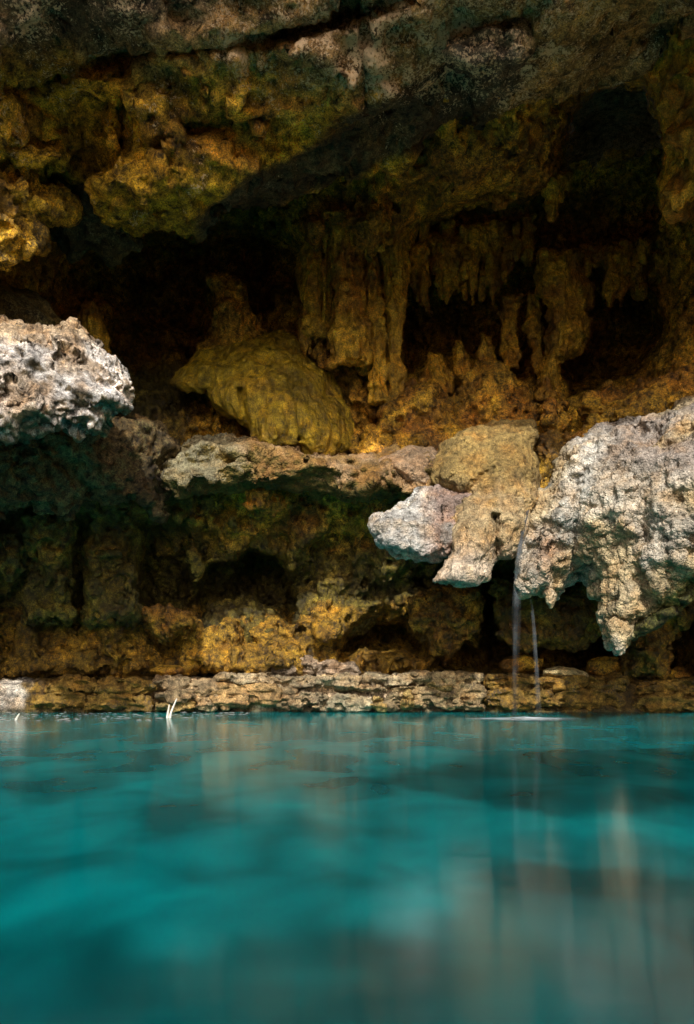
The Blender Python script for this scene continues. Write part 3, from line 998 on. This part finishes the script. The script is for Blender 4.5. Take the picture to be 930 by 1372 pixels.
thing('rock_shelf', 'long undercut rock shelf with a pale rounded left end below the yellow mound', 'rock',
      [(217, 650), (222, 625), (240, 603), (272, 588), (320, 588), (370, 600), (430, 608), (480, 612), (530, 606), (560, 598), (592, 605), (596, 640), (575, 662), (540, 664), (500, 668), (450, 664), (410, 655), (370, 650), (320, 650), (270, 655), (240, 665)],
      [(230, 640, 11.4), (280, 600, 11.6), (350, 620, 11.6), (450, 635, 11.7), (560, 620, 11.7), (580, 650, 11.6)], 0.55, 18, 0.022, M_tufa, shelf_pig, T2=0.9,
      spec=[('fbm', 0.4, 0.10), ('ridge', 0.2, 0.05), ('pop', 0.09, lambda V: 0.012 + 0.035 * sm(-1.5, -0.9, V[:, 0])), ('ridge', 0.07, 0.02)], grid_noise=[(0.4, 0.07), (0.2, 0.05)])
thing('travertine_boulder', 'rounded brown travertine knob at the right end of the shelf', 'rock',
      [(500, 625), (522, 612), (545, 600), (580, 598), (592, 612), (586, 640), (575, 662), (555, 655), (530, 640), (505, 636)], 11.35, 0.35, 26, 0.02, M_tongue,
      tan_pig((0.36, 0.25, 0.15), (0.42, 0.32, 0.22)), spec=[('fbm', 0.3, 0.05), ('pop', 0.07, 0.022)], grid_noise=[(0.3, 0.04)])

# ---- yellow flowstone mound with its pillar
thing('flowstone_mound', 'smooth dome of olive yellow flowstone on the shelf', 'flowstone',
      [(231, 514), (245, 500), (258, 480), (275, 466), (300, 455), (340, 444), (385, 447), (418, 468), (438, 498), (455, 530), (468, 565), (476, 600), (450, 610), (400, 608), (345, 598), (332, 572), (305, 562), (288, 540), (276, 522), (250, 522)],
      [(240, 515, 12.1), (300, 470, 12.6), (380, 450, 12.8), (340, 560, 11.8), (460, 600, 12.0), (400, 540, 12.0)], 0.7, 48, 0.024, M_flow,
      tan_pig((0.37, 0.25, 0.013), (0.28, 0.19, 0.012)), T2=1.0,
      bumps=[([(318, 520), (326, 520), (334, 572), (326, 575)], 0.25, 6), ([(385, 500), (392, 500), (405, 590), (396, 590)], 0.12, 6), ([(435, 520), (442, 520), (452, 600), (444, 600)], 0.15, 6)],
      spec=[('fbm', 0.5, 0.08), ('ridge', 0.2, 0.06, (1, 1, 5)), ('ridge', 0.08, 0.02, (1, 1, 2))], grid_noise=[(0.5, 0.06), (0.25, 0.05, (1, 1, 3))])
thing('flowstone_spire', 'brown flowstone pillar flaring down onto the yellow mound', 'flowstone',
      [(279, 372), (290, 370), (300, 366), (312, 378), (324, 382), (328, 400), (336, 425), (350, 450), (352, 478), (310, 490), (266, 484), (268, 468), (282, 448), (291, 425), (288, 395)],
      [(290, 375, 12.6), (320, 480, 12.55), (350, 470, 12.6)], 0.4, 22, 0.022, M_wall, lambda V, N: lerp(tan_pig((0.48, 0.27, 0.035), (0.38, 0.2, 0.03))(V, N), np.array((0.37, 0.25, 0.013)), sm(5.7, 5.2, V[:, 2])), T2=0.8,
      spec=[('fbm', 0.4, 0.08), ('ridge', 0.15, 0.09, (1, 1, 3.5)), ('ridge', 0.07, 0.03)], grid_noise=[(0.4, 0.08, (1, 1, 2))])
print('mound', round(time.time() - T0, 1))

# ---- rocks high on the left
thing('yellow_crag', 'craggy golden yellow rock under the ceiling at the left edge', 'rock',
      [(-100, 195), (-10, 203), (14, 208), (28, 222), (48, 238), (72, 258), (98, 284), (70, 290), (40, 292), (58, 318), (58, 340), (28, 336), (0, 345), (-100, 345)],
      [(-80, 270, 8.6), (30, 230, 9.4), (90, 280, 9.7), (40, 330, 9.2)], 0.5, 24, 0.026, M_wall,
      lambda V, N: ochre_pig(V, N, YELLOW * 0.85, OCHRE * 0.5, 0.4), spec=[('fbm', 0.3, 0.08), ('chip', 0.3, 0.12), ('ridge', 0.18, 0.05), ('chip', 0.1, 0.03)], grid_noise=[(0.4, 0.08)])
thing('leaning_rock', 'dark brown rock leaning behind the white boulder', 'rock',
      [(-100, 360), (0, 375), (30, 390), (60, 405), (82, 428), (60, 450), (0, 450), (-100, 450)], [(-80, 400, 9.3), (0, 380, 10.0), (70, 430, 10.3)], 0.4, 20, 0.03, M_moss,
      lambda V, N: ochre_pig(V, N, np.array((0.15, 0.11, 0.03)), np.array((0.08, 0.06, 0.02))), spec=[('fbm', 0.3, 0.08), ('fbm', 0.08, 0.03)], grid_noise=[(0.4, 0.06)])
thing('dark_ledge', 'dark rock with ragged edge hanging beside the golden crag', 'rock',
      [(60, 225), (110, 235), (140, 262), (165, 300), (185, 330), (150, 352), (120, 330), (95, 345), (70, 310), (90, 290), (70, 260)], [(70, 240, 10.0), (150, 280, 10.3), (120, 340, 10.8)], 0.4, 20, 0.03, M_moss,
      lambda V, N: ochre_pig(V, N, np.array((0.12, 0.10, 0.03)), np.array((0.06, 0.06, 0.03))), spec=[('fbm', 0.3, 0.1), ('ridge', 0.15, 0.05), ('fbm', 0.08, 0.03)], grid_noise=[(0.4, 0.08)])

# ---- ceiling boulder
thing('ceiling_boulder', 'dark smooth boulder wedged in the ceiling', 'boulder',
      [(583, 60), (592, 38), (620, 27), (660, 24), (700, 28), (718, 42), (718, 62), (700, 84), (680, 94), (640, 96), (610, 92), (592, 84)], 8.4, 0.5, 34, 0.024, M_ceil,
      lambda V, N: lerp(np.broadcast_to(DARK * 1.3, V.shape), np.array((0.16, 0.14, 0.08)), sm(0, 0.4, fbm(V, 0.3, 3, 251))), spec=[('fbm', 0.5, 0.12), ('step', 0.2, 0.05), ('ridge', 0.25, 0.06, (2, 1, 0.6)), ('ridge', 0.08, 0.03)], grid_noise=[(0.3, 0.07)])

# ---- curtain on the right
thing('rock_curtain', 'ribbed ochre rock curtain hanging down the right edge', 'flowstone',
      [(868, 40), (930, -60), (1100, -60), (1100, 330), (960, 300), (935, 275), (918, 288), (904, 290), (892, 272), (886, 245), (893, 205), (891, 165), (876, 125), (856, 105)],
      [(880, 80, 9.4), (900, 270, 9.9), (1080, 100, 8.6), (1080, 300, 8.9)], 0.45, 28, 0.026, M_flow, lambda V, N: ochre_pig(V, N, OCHRE * 1.35, RUST * 1.2, 0.4), T2=0.8,
      spec=[('fbm', 0.4, 0.09), ('ridge', 0.2, 0.07, (1, 1, 4)), ('fbm', 0.07, 0.025)], grid_noise=[(0.4, 0.08), (0.2, 0.05)])
print('upper', round(time.time() - T0, 1))

# ---- drip columns, stalactites, stalagmites: (kind, label, [(px, py, halfwidth)...], depth)
def strip_poly(pts, seed):
    r = np.random.default_rng(seed)
    L, Rr = [], []
    P = np.array(pts, float)
    tt = np.linspace(0, len(P) - 1, 4 * len(P))
    for t in tt:
        i = min(int(t), len(P) - 2)
        q = P[i] + (P[i + 1] - P[i]) * (t - i)
        L.append((q[0] - q[2] * (1 + r.uniform(-0.22, 0.22)), q[1]))
        Rr.append((q[0] + q[2] * (1 + r.uniform(-0.22, 0.22)), q[1]))
    return L + Rr[::-1]


DRIP = [
    ('dripstone', 'broad leftmost drip column of the group above the yellow mound', [(424, 285, 14), (424, 350, 12), (422, 400, 14), (428, 450, 20)], 12.3),
    ('dripstone', 'thickest drip column with a bright arched rib above the yellow mound', [(462, 300, 16), (465, 350, 17), (466, 420, 22), (470, 490, 30)], 12.1),
    ('dripstone', 'slim pale tipped drip column right of the thickest one', [(497, 335, 8), (500, 380, 9), (504, 430, 10), (508, 480, 11), (515, 540, 16)], 12.2),
    ('dripstone', 'long rightmost drip column at the edge of the dark hollow', [(522, 285, 16), (526, 350, 13), (529, 420, 9), (530, 480, 8), (528, 550, 12)], 12.2),
    ('dripstone', 'thin drip column left of the group beside the pillar', [(408, 340, 10), (412, 390, 11), (415, 440, 14)], 12.5),
    ('dripstone', 'ribbed drip column between the leftmost and the thickest one', [(444, 300, 10), (446, 350, 9), (444, 400, 11), (448, 440, 14)], 12.35),
    ('dripstone', 'short drip column wedged between the thickest and the slim pale one', [(484, 320, 10), (484, 370, 9), (488, 430, 11), (492, 500, 16)], 12.35),
    ('stalactite', 'slim stalactite hanging left of the thickest drip column', [(452, 285, 12), (453, 320, 8), (455, 372, 4)], 12.0),
    ('stalactite', 'broken stalactite above the slim pale drip column', [(506, 270, 16), (508, 300, 11), (509, 335, 6)], 12.0),
    ('stalactite', 'narrow stalactite at the left of the dark hollow', [(560, 325, 12), (562, 360, 10), (566, 400, 8), (576, 418, 4)], 12.9),
    ('stalactite', 'broad blunt stalactite hanging in the dark hollow', [(608, 318, 30), (606, 350, 28), (598, 380, 14), (596, 396, 5)], 13.1),
    ('stalactite', 'short stalactite right of the broad blunt one', [(650, 300, 22), (652, 335, 16), (656, 362, 7)], 13.1),
    ('stalactite', 'tiny stalactite tip hanging below the broad blunt one', [(622, 375, 9), (623, 395, 5), (624, 402, 2)], 13.0),
    ('dripstone', 'thin free standing column in the middle of the dark hollow', [(684, 395, 13), (680, 430, 12), (682, 460, 11), (684, 495, 13)], 13.0),
    ('dripstone', 'slender dark column left of the wide square one', [(712, 390, 9), (714, 430, 8), (720, 470, 9), (724, 520, 10)], 13.0),
    ('dripstone', 'wide square column with a broken lower corner in the right hollow', [(752, 335, 30), (756, 390, 33), (762, 430, 28), (755, 470, 22), (738, 490, 12), (734, 525, 12)], 12.7),
    ('stalactite', 'hooked stalactite at the right of the wide square column', [(820, 330, 40), (838, 365, 24), (856, 385, 10), (860, 398, 4)], 12.9),
    ('stalactite', 'small pointed stalactite high in the right hollow', [(745, 232, 20), (742, 265, 12), (738, 298, 4)], 12.2),
    ('stalactite', 'ragged stalactite hanging left of the high hollow', [(672, 235, 24), (672, 260, 16), (670, 278, 6)], 11.6),
    ('stalagmite', 'pointed stalagmite in the dark hollow', [(614, 458, 5), (616, 478, 11), (622, 506, 17)], 12.9),
    ('stalagmite', 'lumpy stalagmite left of the pointed one', [(582, 476, 7), (584, 495, 16), (588, 530, 24)], 12.8),
    ('stalagmite', 'slim stalagmite on top of the cone shaped mound', [(655, 448, 6), (654, 470, 10), (652, 500, 18)], 12.7),
    ('stalagmite', 'small bright spike at the foot of the drip columns', [(551, 501, 3), (553, 512, 5), (552, 535, 11)], 12.4),
    ('stalagmite', 'squat stalagmite under the right hollow', [(730, 500, 5), (731, 515, 8), (732, 535, 12)], 12.5),
    ('stalagmite', 'tall pale stalagmite in the dark recess behind the white boulder', [(122, 405, 6), (125, 440, 13), (130, 480, 18), (134, 520, 22)], 11.6),
]
for k, (nm, lab, pts, d) in enumerate(DRIP):
    wmax = max(p[2] for p in pts)
    T = max(0.10, wmax * d / F * 0.9)
    thing(nm, lab, nm, strip_poly(pts, k), d, T, max(wmax * 0.75, 4), 0.022, M_flow,
          (lambda V, N, k=k: ochre_pig(V, N, OCHRE * (1.05 + 0.12 * (k % 3)), RUST, 0.35)), group={'dripstone': 'drip columns at the back of the cave', 'stalactite': 'stalactites at the back of the cave', 'stalagmite': 'stalagmites at the back of the cave'}[nm],
          spec=[('fbm', 0.3, 0.07), ('ridge', 0.12, 0.07, (1, 1, 4)), ('ridge', 0.06, 0.025)], grid_noise=[(0.3, 0.05, (1, 1, 3)), (0.12, 0.03, (1, 1, 2))])
CURTAINS = [
    ('curtain of thin golden dripstone ribs above and right of the yellow mound', 411, 548, 9.2, (278, 305), (400, 530), (4.5, 8), (12.15, 12.45)),
    ('fringe of short brown dripstone ribs along the top of the dark hollow', 553, 725, 11.5, (285, 320), (335, 415), (5, 10), (12.75, 13.1)),
    ('fringe of rusty dripstone ribs right of the wide square dripstone', 785, 890, 11.5, (310, 345), (355, 420), (5, 10), (12.5, 12.9)),
]
for lab, xa, xb, step, ya, yb, hw, dd in CURTAINS:
    root = empty('dripstone_curtain', (0, 0, 0))
    tag(root, lab, 'dripstone')
    x = xa
    while x < xb:
        y0, y1, w_, d_ = rng.uniform(*ya), rng.uniform(*yb), rng.uniform(*hw), rng.uniform(*dd)
        lean = rng.uniform(-5, 5)
        pts = [(x, y0, w_ * 1.2), (x + lean * 0.3, y0 + 0.3 * (y1 - y0), w_), (x + lean * 0.7, y0 + 0.7 * (y1 - y0), w_ * rng.uniform(0.7, 1.1)), (x + lean, y1, w_ * 0.4)]
        solid('rib', strip_poly(pts, int(x)), d_, max(0.08, w_ * d_ / F), w_ * 0.7, 0.022, M_flow, (lambda V, N: ochre_pig(V, N, OCHRE * 1.15, RUST, 0.3)),
              spec=[('fbm', 0.25, 0.06), ('ridge', 0.11, 0.05, (1, 1, 3)), ('ridge', 0.06, 0.02)], grid_noise=[(0.25, 0.04, (1, 1, 2))], parent=root)
        x += step * rng.uniform(0.75, 1.3)
print('drip', round(time.time() - T0, 1))

MOUNDS = [
    ('cone shaped ochre mound in front of the dark hollow', [(598, 575), (612, 530), (632, 500), (650, 485), (668, 486), (690, 510), (715, 540), (735, 575), (700, 590), (640, 590)], 12.4, 0.6, 46),
    ('low ochre mound at the foot of the drip columns', [(490, 585), (515, 550), (540, 528), (560, 515), (585, 515), (600, 535), (610, 575), (560, 600), (510, 600)], 12.1, 0.5, 34),
    ('knobbly round boulder between the cone mound and the right slope', [(722, 565), (722, 545), (738, 538), (758, 542), (764, 560), (755, 578), (735, 582)], 11.9, 0.25, 18),
    ('small rusty boulder above the pale overhang', [(775, 548), (790, 528), (815, 520), (838, 528), (842, 548), (815, 562), (788, 562)], 12.0, 0.3, 20),
    ('long sloping ochre bank behind the pale overhang', [(760, 585), (800, 562), (840, 530), (880, 505), (930, 472), (1060, 420), (1060, 560), (930, 580), (860, 610), (790, 620)], 11.5, 0.6, 36),
    ('smooth brown slope between the mound and the tongue', [(470, 600), (500, 575), (560, 570), (620, 570), (640, 585), (600, 610), (540, 625), (480, 625)], 12.0, 0.45, 24),
    ('yellow brown rock wedged between the tongue and the overhang', [(712, 600), (722, 585), (760, 580), (790, 585), (770, 610), (745, 650), (725, 680), (715, 640)], 11.7, 0.35, 20),
]
for k, (lab, poly, d, T, R) in enumerate(MOUNDS):
    thing('rock_mound' if R > 30 else 'boulder', lab, 'mound' if R > 30 else 'rock', poly, d, T, R, 0.024, M_wall, (lambda V, N, q=0.5 if k == 6 else 1.0: ochre_pig(V, N, OCHRE * q, RUST * q, 0.5)), T2=T * 1.4,
          spec=[('fbm', 0.35, 0.08), ('chip', 0.26, 0.06), ('ridge', 0.18, 0.05), ('ridge', 0.08, 0.03)], grid_noise=[(0.35, 0.07), (0.18, 0.05)])
print('mounds', round(time.time() - T0, 1))

LOWER = [
    ('rock_buttress', 'twin peaked olive pillar in the lower gallery left of the arch', [(118, 832), (117, 770), (125, 738), (131, 717), (140, 728), (150, 716), (158, 735), (170, 755), (181, 790), (186, 832)], 12.2, 0.35, 14, 'g'),
    ('rock_buttress', 'broad olive pillar left of the twin peaked one', [(33, 832), (34, 765), (44, 738), (60, 726), (76, 740), (87, 772), (94, 832)], 12.2, 0.35, 16, 'g'),
    ('stalactite', 'blunt olive stalactite at the left edge of the lower gallery', [(-15, 685), (20, 685), (27, 728), (23, 758), (13, 770), (0, 764), (-15, 760)], 11.7, 0.25, 12, 'g'),
    ('rock_mound', 'orange block standing forward beside the arch of the lower gallery', [(190, 820), (222, 812), (254, 820), (260, 836), (238, 848), (222, 862), (204, 856), (194, 842)], 12.3, 0.3, 14, 'o'),
    ('rock_mound', 'low olive dome inside the dark arch of the lower gallery', [(248, 872), (262, 836), (290, 812), (330, 803), (365, 815), (392, 845), (398, 872)], 13.5, 0.45, 26, 'g'),
    ('rock_mound', 'olive dome right of the dark arch', [(396, 850), (398, 806), (420, 782), (455, 773), (495, 785), (510, 815), (492, 838), (440, 856)], 13.4, 0.45, 26, 'g'),
    ('rock_buttress', 'orange hanging buttress between two small dark hollows', [(545, 805), (600, 786), (642, 790), (643, 830), (630, 846), (608, 864), (592, 888), (580, 874), (572, 850), (556, 836)], 12.6, 0.4, 18, 'o'),
    ('rock_mound', 'orange rock mass hanging behind the falling water', [(660, 778), (740, 788), (800, 788), (830, 812), (802, 848), (766, 868), (735, 860), (702, 872), (672, 852)], 12.4, 0.4, 22, 'o'),
    ('rock_buttress', 'orange arch leg at the right behind the drip tip', [(832, 800), (870, 818), (905, 800), (945, 782), (932, 825), (903, 850), (889, 906), (838, 903), (848, 862)], 12.2, 0.4, 16, 'o'),
]
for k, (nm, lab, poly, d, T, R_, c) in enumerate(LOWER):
    a, b = (np.array((0.15, 0.115, 0.014)), np.array((0.075, 0.06, 0.009))) if c == 'g' else (ORANGE, RUST * 0.5)  # olive pigment darkened to stand in for shade in the gallery
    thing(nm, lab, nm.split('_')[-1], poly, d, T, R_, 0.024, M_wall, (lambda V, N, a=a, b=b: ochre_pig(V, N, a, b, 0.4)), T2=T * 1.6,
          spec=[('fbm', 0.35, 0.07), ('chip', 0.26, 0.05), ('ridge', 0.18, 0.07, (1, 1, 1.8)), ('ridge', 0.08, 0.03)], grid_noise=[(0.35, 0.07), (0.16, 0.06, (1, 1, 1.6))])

# ---- ledge stones paler along the sunlit stretch, brown beyond: sun patch put into colour
STONES = [  # x0, y0, x1, y1, colour, proud
    (206, 907, 254, 925, 'b'), (248, 910, 292, 931, 'b'), (208, 924, 264, 939, 'd'), (210, 938, 264, 952, 'y'), (262, 931, 292, 951, 'b'), (285, 914, 336, 947, 'o'), (328, 915, 374, 947, 'o'), (288, 905, 372, 915, 'g'),
    (364, 906, 424, 922, 'g'), (368, 923, 400, 949, 'b'), (394, 927, 426, 950, 'g'), (418, 905, 488, 919, 'g'), (482, 904, 552, 919, 'g'), (545, 902, 610, 918, 'p'), (604, 902, 648, 917, 'p'), (522, 918, 577, 930, 'p'), (572, 916, 609, 931, 'y'),
    (418, 931, 438, 951, 'g'), (434, 932, 499, 953, 'w'), (494, 934, 517, 951, 'y'), (514, 928, 541, 950, 'k'), (537, 927, 554, 948, 'y'), (555, 925, 598, 947, 'p'), (588, 933, 622, 951, 'p'), (604, 916, 648, 945, 'p'), (622, 940, 648, 953, 'p'),
    (448, 918, 524, 924, 'd'), (60, 908, 130, 930, 'm'), (125, 910, 208, 932, 'm'), (48, 928, 118, 950, 'm'), (112, 930, 206, 952, 'm'), (650, 903, 720, 922, 'm'), (716, 906, 790, 924, 'm'), (788, 905, 842, 926, 'm'), (650, 922, 745, 950, 'm'), (742, 924, 838, 951, 'm'), (852, 910, 935, 930, 'm'), (850, 930, 940, 956, 'm'),
]
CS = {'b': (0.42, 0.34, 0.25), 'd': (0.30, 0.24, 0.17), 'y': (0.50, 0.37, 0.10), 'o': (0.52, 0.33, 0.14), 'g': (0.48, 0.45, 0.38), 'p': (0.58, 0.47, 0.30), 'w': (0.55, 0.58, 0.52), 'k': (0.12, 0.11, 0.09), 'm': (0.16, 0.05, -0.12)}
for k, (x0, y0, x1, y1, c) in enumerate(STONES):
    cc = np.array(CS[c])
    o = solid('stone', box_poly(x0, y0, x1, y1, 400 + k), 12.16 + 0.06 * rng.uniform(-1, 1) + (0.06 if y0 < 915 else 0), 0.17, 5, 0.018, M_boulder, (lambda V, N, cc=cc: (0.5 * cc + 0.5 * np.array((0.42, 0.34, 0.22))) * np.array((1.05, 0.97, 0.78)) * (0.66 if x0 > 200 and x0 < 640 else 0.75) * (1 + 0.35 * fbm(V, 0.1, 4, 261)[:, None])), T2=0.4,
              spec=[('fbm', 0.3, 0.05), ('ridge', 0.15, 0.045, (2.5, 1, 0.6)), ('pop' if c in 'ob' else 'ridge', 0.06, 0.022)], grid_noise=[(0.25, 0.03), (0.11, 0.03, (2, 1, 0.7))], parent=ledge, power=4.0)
FOLD = [(366, 882, 402, 906), (392, 880, 430, 904), (424, 884, 456, 906), (450, 890, 482, 906)]
for k, b in enumerate(FOLD):
    thing('folded_rock', ['leftmost', 'second from left', 'third from left', 'rightmost'][k] + ' of the folded grey rocks lying on the ledge', 'rock', box_poly(*b, 430 + k), 12.55, 0.22, 9, 0.018, M_boulder,
          lambda V, N: np.array((0.26, 0.20, 0.14)) * (1 + 0.5 * fbm(V, 0.12, 3, 5)[:, None]), group='folded rocks on the ledge', spec=[('fbm', 0.2, 0.05), ('ridge', 0.13, 0.05, (2, 2, 0.6)), ('fbm', 0.04, 0.012)], grid_noise=[(0.15, 0.03)])
thing('flat_stone', 'pale flat stone on the ledge right of the falling water', 'stone', [(726, 906), (728, 897), (745, 893), (768, 894), (786, 902), (790, 908), (760, 910)], 12.35, 0.25, 7, 0.018, M_boulder,
      lambda V, N: np.broadcast_to(np.array((0.5, 0.40, 0.2)), V.shape), spec=[('fbm', 0.2, 0.03), ('fbm', 0.04, 0.01)])
thing('small_stone', 'small grey pebble alone on the ledge top', 'stone', [(295, 904), (298, 899), (304, 899), (308, 904), (301, 906)], 12.4, 0.08, 4, 0.014, M_boulder,
      lambda V, N: np.broadcast_to(np.array((0.5, 0.46, 0.4)), V.shape), spec=[('fbm', 0.06, 0.01)])
for k, (cx, cy, rx, ry) in enumerate([(225, 898, 22, 5), (700, 890, 30, 10), (810, 893, 28, 12), (905, 905, 26, 6)]):
    thing('ledge_rock', ['flat brown rock at the left end of the lit ledge', 'low brown rock heap on the ledge behind the falling water', 'dark brown rock on the ledge under the drip tip', 'brown rock on the ledge at the right edge'][k], 'rock',
          ell_poly(cx, cy, rx, ry + 3, 12, 0.15, 440 + k), 12.6, 0.25, 8, 0.02, M_wall, lambda V, N: ochre_pig(V, N, OCHRE, RUST, 0.3), spec=[('fbm', 0.15, 0.05), ('fbm', 0.05, 0.016)])
print('ledge stones', round(time.time() - T0, 1))

# ================================================================== WATER AND SMALL THINGS
def simple(name, colr, rough=0.6, alpha_node=None, trans=0.0):
    m = bpy.data.materials.new(name)
    m.use_nodes = True
    b = m.node_tree.nodes['Principled BSDF']
    b.inputs['Base Color'].default_value = (*colr, 1)
    b.inputs['Roughness'].default_value = rough
    return m


def veil_material(name):
    """water drawn out to a thin see-through veil; how thick it is comes with the mesh"""
    m = simple(name, (0.72, 0.82, 0.90), 0.4)
    N, L = m.node_tree.nodes, m.node_tree.links
    a = N.new('ShaderNodeAttribute')
    a.attribute_name = 'pigment'
    n = N.new('ShaderNodeTexNoise')
    n.inputs['Scale'].default_value = 5
    n.inputs['Detail'].default_value = 4
    r = N.new('ShaderNodeMapRange')
    r.inputs[1].default_value, r.inputs[2].default_value, r.inputs[3].default_value, r.inputs[4].default_value = 0.3, 0.7, 0.35, 1.5
    g = N.new('ShaderNodeNewGeometry')
    L.new(g.outputs['Position'], n.inputs['Vector'])
    L.new(n.outputs[0], r.inputs[0])
    k = N.new('ShaderNodeMath')
    k.operation = 'MULTIPLY'
    L.new(r.outputs[0], k.inputs[0])
    L.new(a.outputs['Fac'], k.inputs[1])
    L.new(k.outputs[0], N['Principled BSDF'].inputs['Alpha'])
    return m


M_veil = veil_material('falling_water')


def stream(label, pts):
    """points: px, py, depth, radius, thickness of the veil"""
    root = empty('waterfall', wpt(*pts[-1][:3]))
    tag(root, label, 'waterfall', 'thin waterfalls')
    nseg, sub = 10, 6
    P = np.array(pts, float)
    tt = np.linspace(0, len(P) - 1, (len(P) - 1) * sub + 1)
    P = np.stack([np.interp(tt, np.arange(len(P)), P[:, a]) for a in range(5)], 1)
    for s_ in range(7):                                                # strands of water falling side by side
        off, w, ph = rng.uniform(-0.45, 0.45), rng.uniform(0.2, 0.6), rng.uniform(0, 6)
        rings, al = [], []
        for k_, (px, py, d, r, th) in enumerate(P):
            x, y, z = np.array(wpt(px, py, d)) - np.array(root.location)
            x += r * (off + 0.12 * math.sin(ph + 0.5 * k_))
            ww = w * (1 + 0.25 * math.sin(ph * 2 + 0.37 * k_))
            rings.append([(x + ww * r * math.cos(2 * math.pi * k / nseg), y + ww * 0.6 * r * math.sin(2 * math.pi * k / nseg), z) for k in range(nseg)])
            al += [0.4 * th * rng.uniform(0.7, 1.3)] * nseg
        V = np.array(rings).reshape(-1, 3)
        Qs = [(i * nseg + k, i * nseg + (k + 1) % nseg, (i + 1) * nseg + (k + 1) % nseg, (i + 1) * nseg + k) for i in range(len(P) - 1) for k in range(nseg)]
        link_mesh('water_strand', V, np.array(Qs), M_veil, np.repeat(np.array(al)[:, None], 3, 1), parent=root)


stream('thin misty veil of water falling between the tongue and the pale overhang', [(716, 668, 10.8, 0.01, 0.0), (708, 685, 10.4, 0.035, 0.03), (700, 715, 10.3, 0.06, 0.04), (695, 760, 10.3, 0.065, 0.035), (692, 830, 10.35, 0.06, 0.018), (691, 900, 10.45, 0.05, 0.01), (690, 969, 10.45, 0.05, 0.006)])
stream('narrow thread of water falling from the overhang into the pool', [(709, 780, 10.5, 0.008, 0.0), (713, 815, 10.5, 0.03, 0.018), (717, 860, 10.5, 0.045, 0.03), (720, 910, 10.5, 0.05, 0.018), (722, 968, 10.5, 0.06, 0.01)])


def splash(name, cx, d, rx, ry, mat, h=0.03):
    x, y = (cx - 465) * d / F, d
    V, al = [(x, y, 0.008 + h)], [0.85]
    n, m = 48, 12
    for i in range(1, m):
        t = i / (m - 1)
        for k in range(n):
            a = 2 * math.pi * k / n
            w = 1 + 0.12 * math.sin(3 * a + cx) + 0.08 * math.sin(7 * a)
            V.append((x + rx * t * w * math.cos(a), y + ry * t * w * math.sin(a), 0.008 + h * (1 - t) ** 2))
            al.append(0.85 * (1 - t) ** 1.2)
    Qs = [(0, 1 + k, 1 + (k + 1) % n) for k in range(n)]
    Qs += [t3 for i in range(m - 2) for k in range(n) for t3 in ((1 + i * n + k, 1 + (i + 1) * n + k, 1 + (i + 1) * n + (k + 1) % n), (1 + i * n + k, 1 + (i + 1) * n + (k + 1) % n, 1 + i * n + (k + 1) % n))]
    return link_mesh(name, np.array(V), np.array(Qs), mat, np.repeat(np.array(al)[:, None], 3, 1))


yd = CZ * F / (964 - HOR)
s1 = splash('splash_ring', 703, yd, 0.85, 0.3, M_veil, 0.03)
tag(s1, 'soft white splash where the falling water meets the pool', 'splash')

# floating scum along the left shore
M_scum = simple('pale_scum', (0.28, 0.28, 0.26), 0.7)
V, Qs = [], []
for k in range(300):
    px = rng.uniform(-60, 335)
    lim = 960 - 9 * max(0, (px - 200) / 135)
    py = rng.uniform(955, max(956, lim + 7))
    x, y, _ = wpt(px, 0, CZ * F / (py - HOR))
    y = CZ * F / (py - HOR)
    r = 0.006 + 0.022 * rng.random() ** 3
    b = len(V)
    a0 = rng.uniform(0, 6)
    for q in range(6):
        rr = r * rng.uniform(0.6, 1.3)
        V.append((x + 2.0 * rr * math.cos(a0 + q * 1.047), y + rr * math.sin(a0 + q * 1.047), 0.008))
    V.append((x, y, 0.008 + 0.4 * r))
    Qs += [(b + q, b + (q + 1) % 6, b + 6) for q in range(6)]
tag(link_mesh('floating_scum', np.array(V), np.array(Qs), M_scum), kind='stuff')

M_twig = simple('bleached_wood', (0.7, 0.66, 0.58), 0.8)


def twig(label, pts, d, r0):
    V, n = [], 7
    P = [np.array(wpt(px, py, d + dd)) for px, py, dd in pts]
    for i, p in enumerate(P):
        r = r0 * (1 - 0.6 * i / (len(P) - 1)) * rng.uniform(0.85, 1.15)
        for k in range(n):
            a = 2 * math.pi * k / n
            V.append((p[0] + r * math.cos(a), p[1] + r * math.sin(a), p[2]))
    Qs = [(i * n + k, i * n + (k + 1) % n, (i + 1) * n + (k + 1) % n, (i + 1) * n + k) for i in range(len(P) - 1) for k in range(n)]
    o = link_mesh('twig', np.array(V), np.array(Qs), M_twig)
    return tag(o, label, 'twig', 'bleached twigs in the water')


dt = CZ * F / (962 - HOR)
twig('longer leaning bleached twig standing in the shallows', [(227, 966, 0), (229, 955, 0), (233, 945, 0.02), (237, 936, 0.04)], dt, 0.024)
twig('shorter upright bleached twig beside the longer leaning one', [(224, 964, 0), (225, 955, 0), (227, 944, 0)], dt, 0.02)
twig('small crooked bleached twig at the far left shore', [(20, 970, 0), (22, 963, 0), (26, 956, 0.02)], dt - 0.3, 0.022)
print('done', round(time.time() - T0, 1), 'tris', sum(len(o.data.polygons) for o in scene.objects if o.type == 'MESH') * 2)
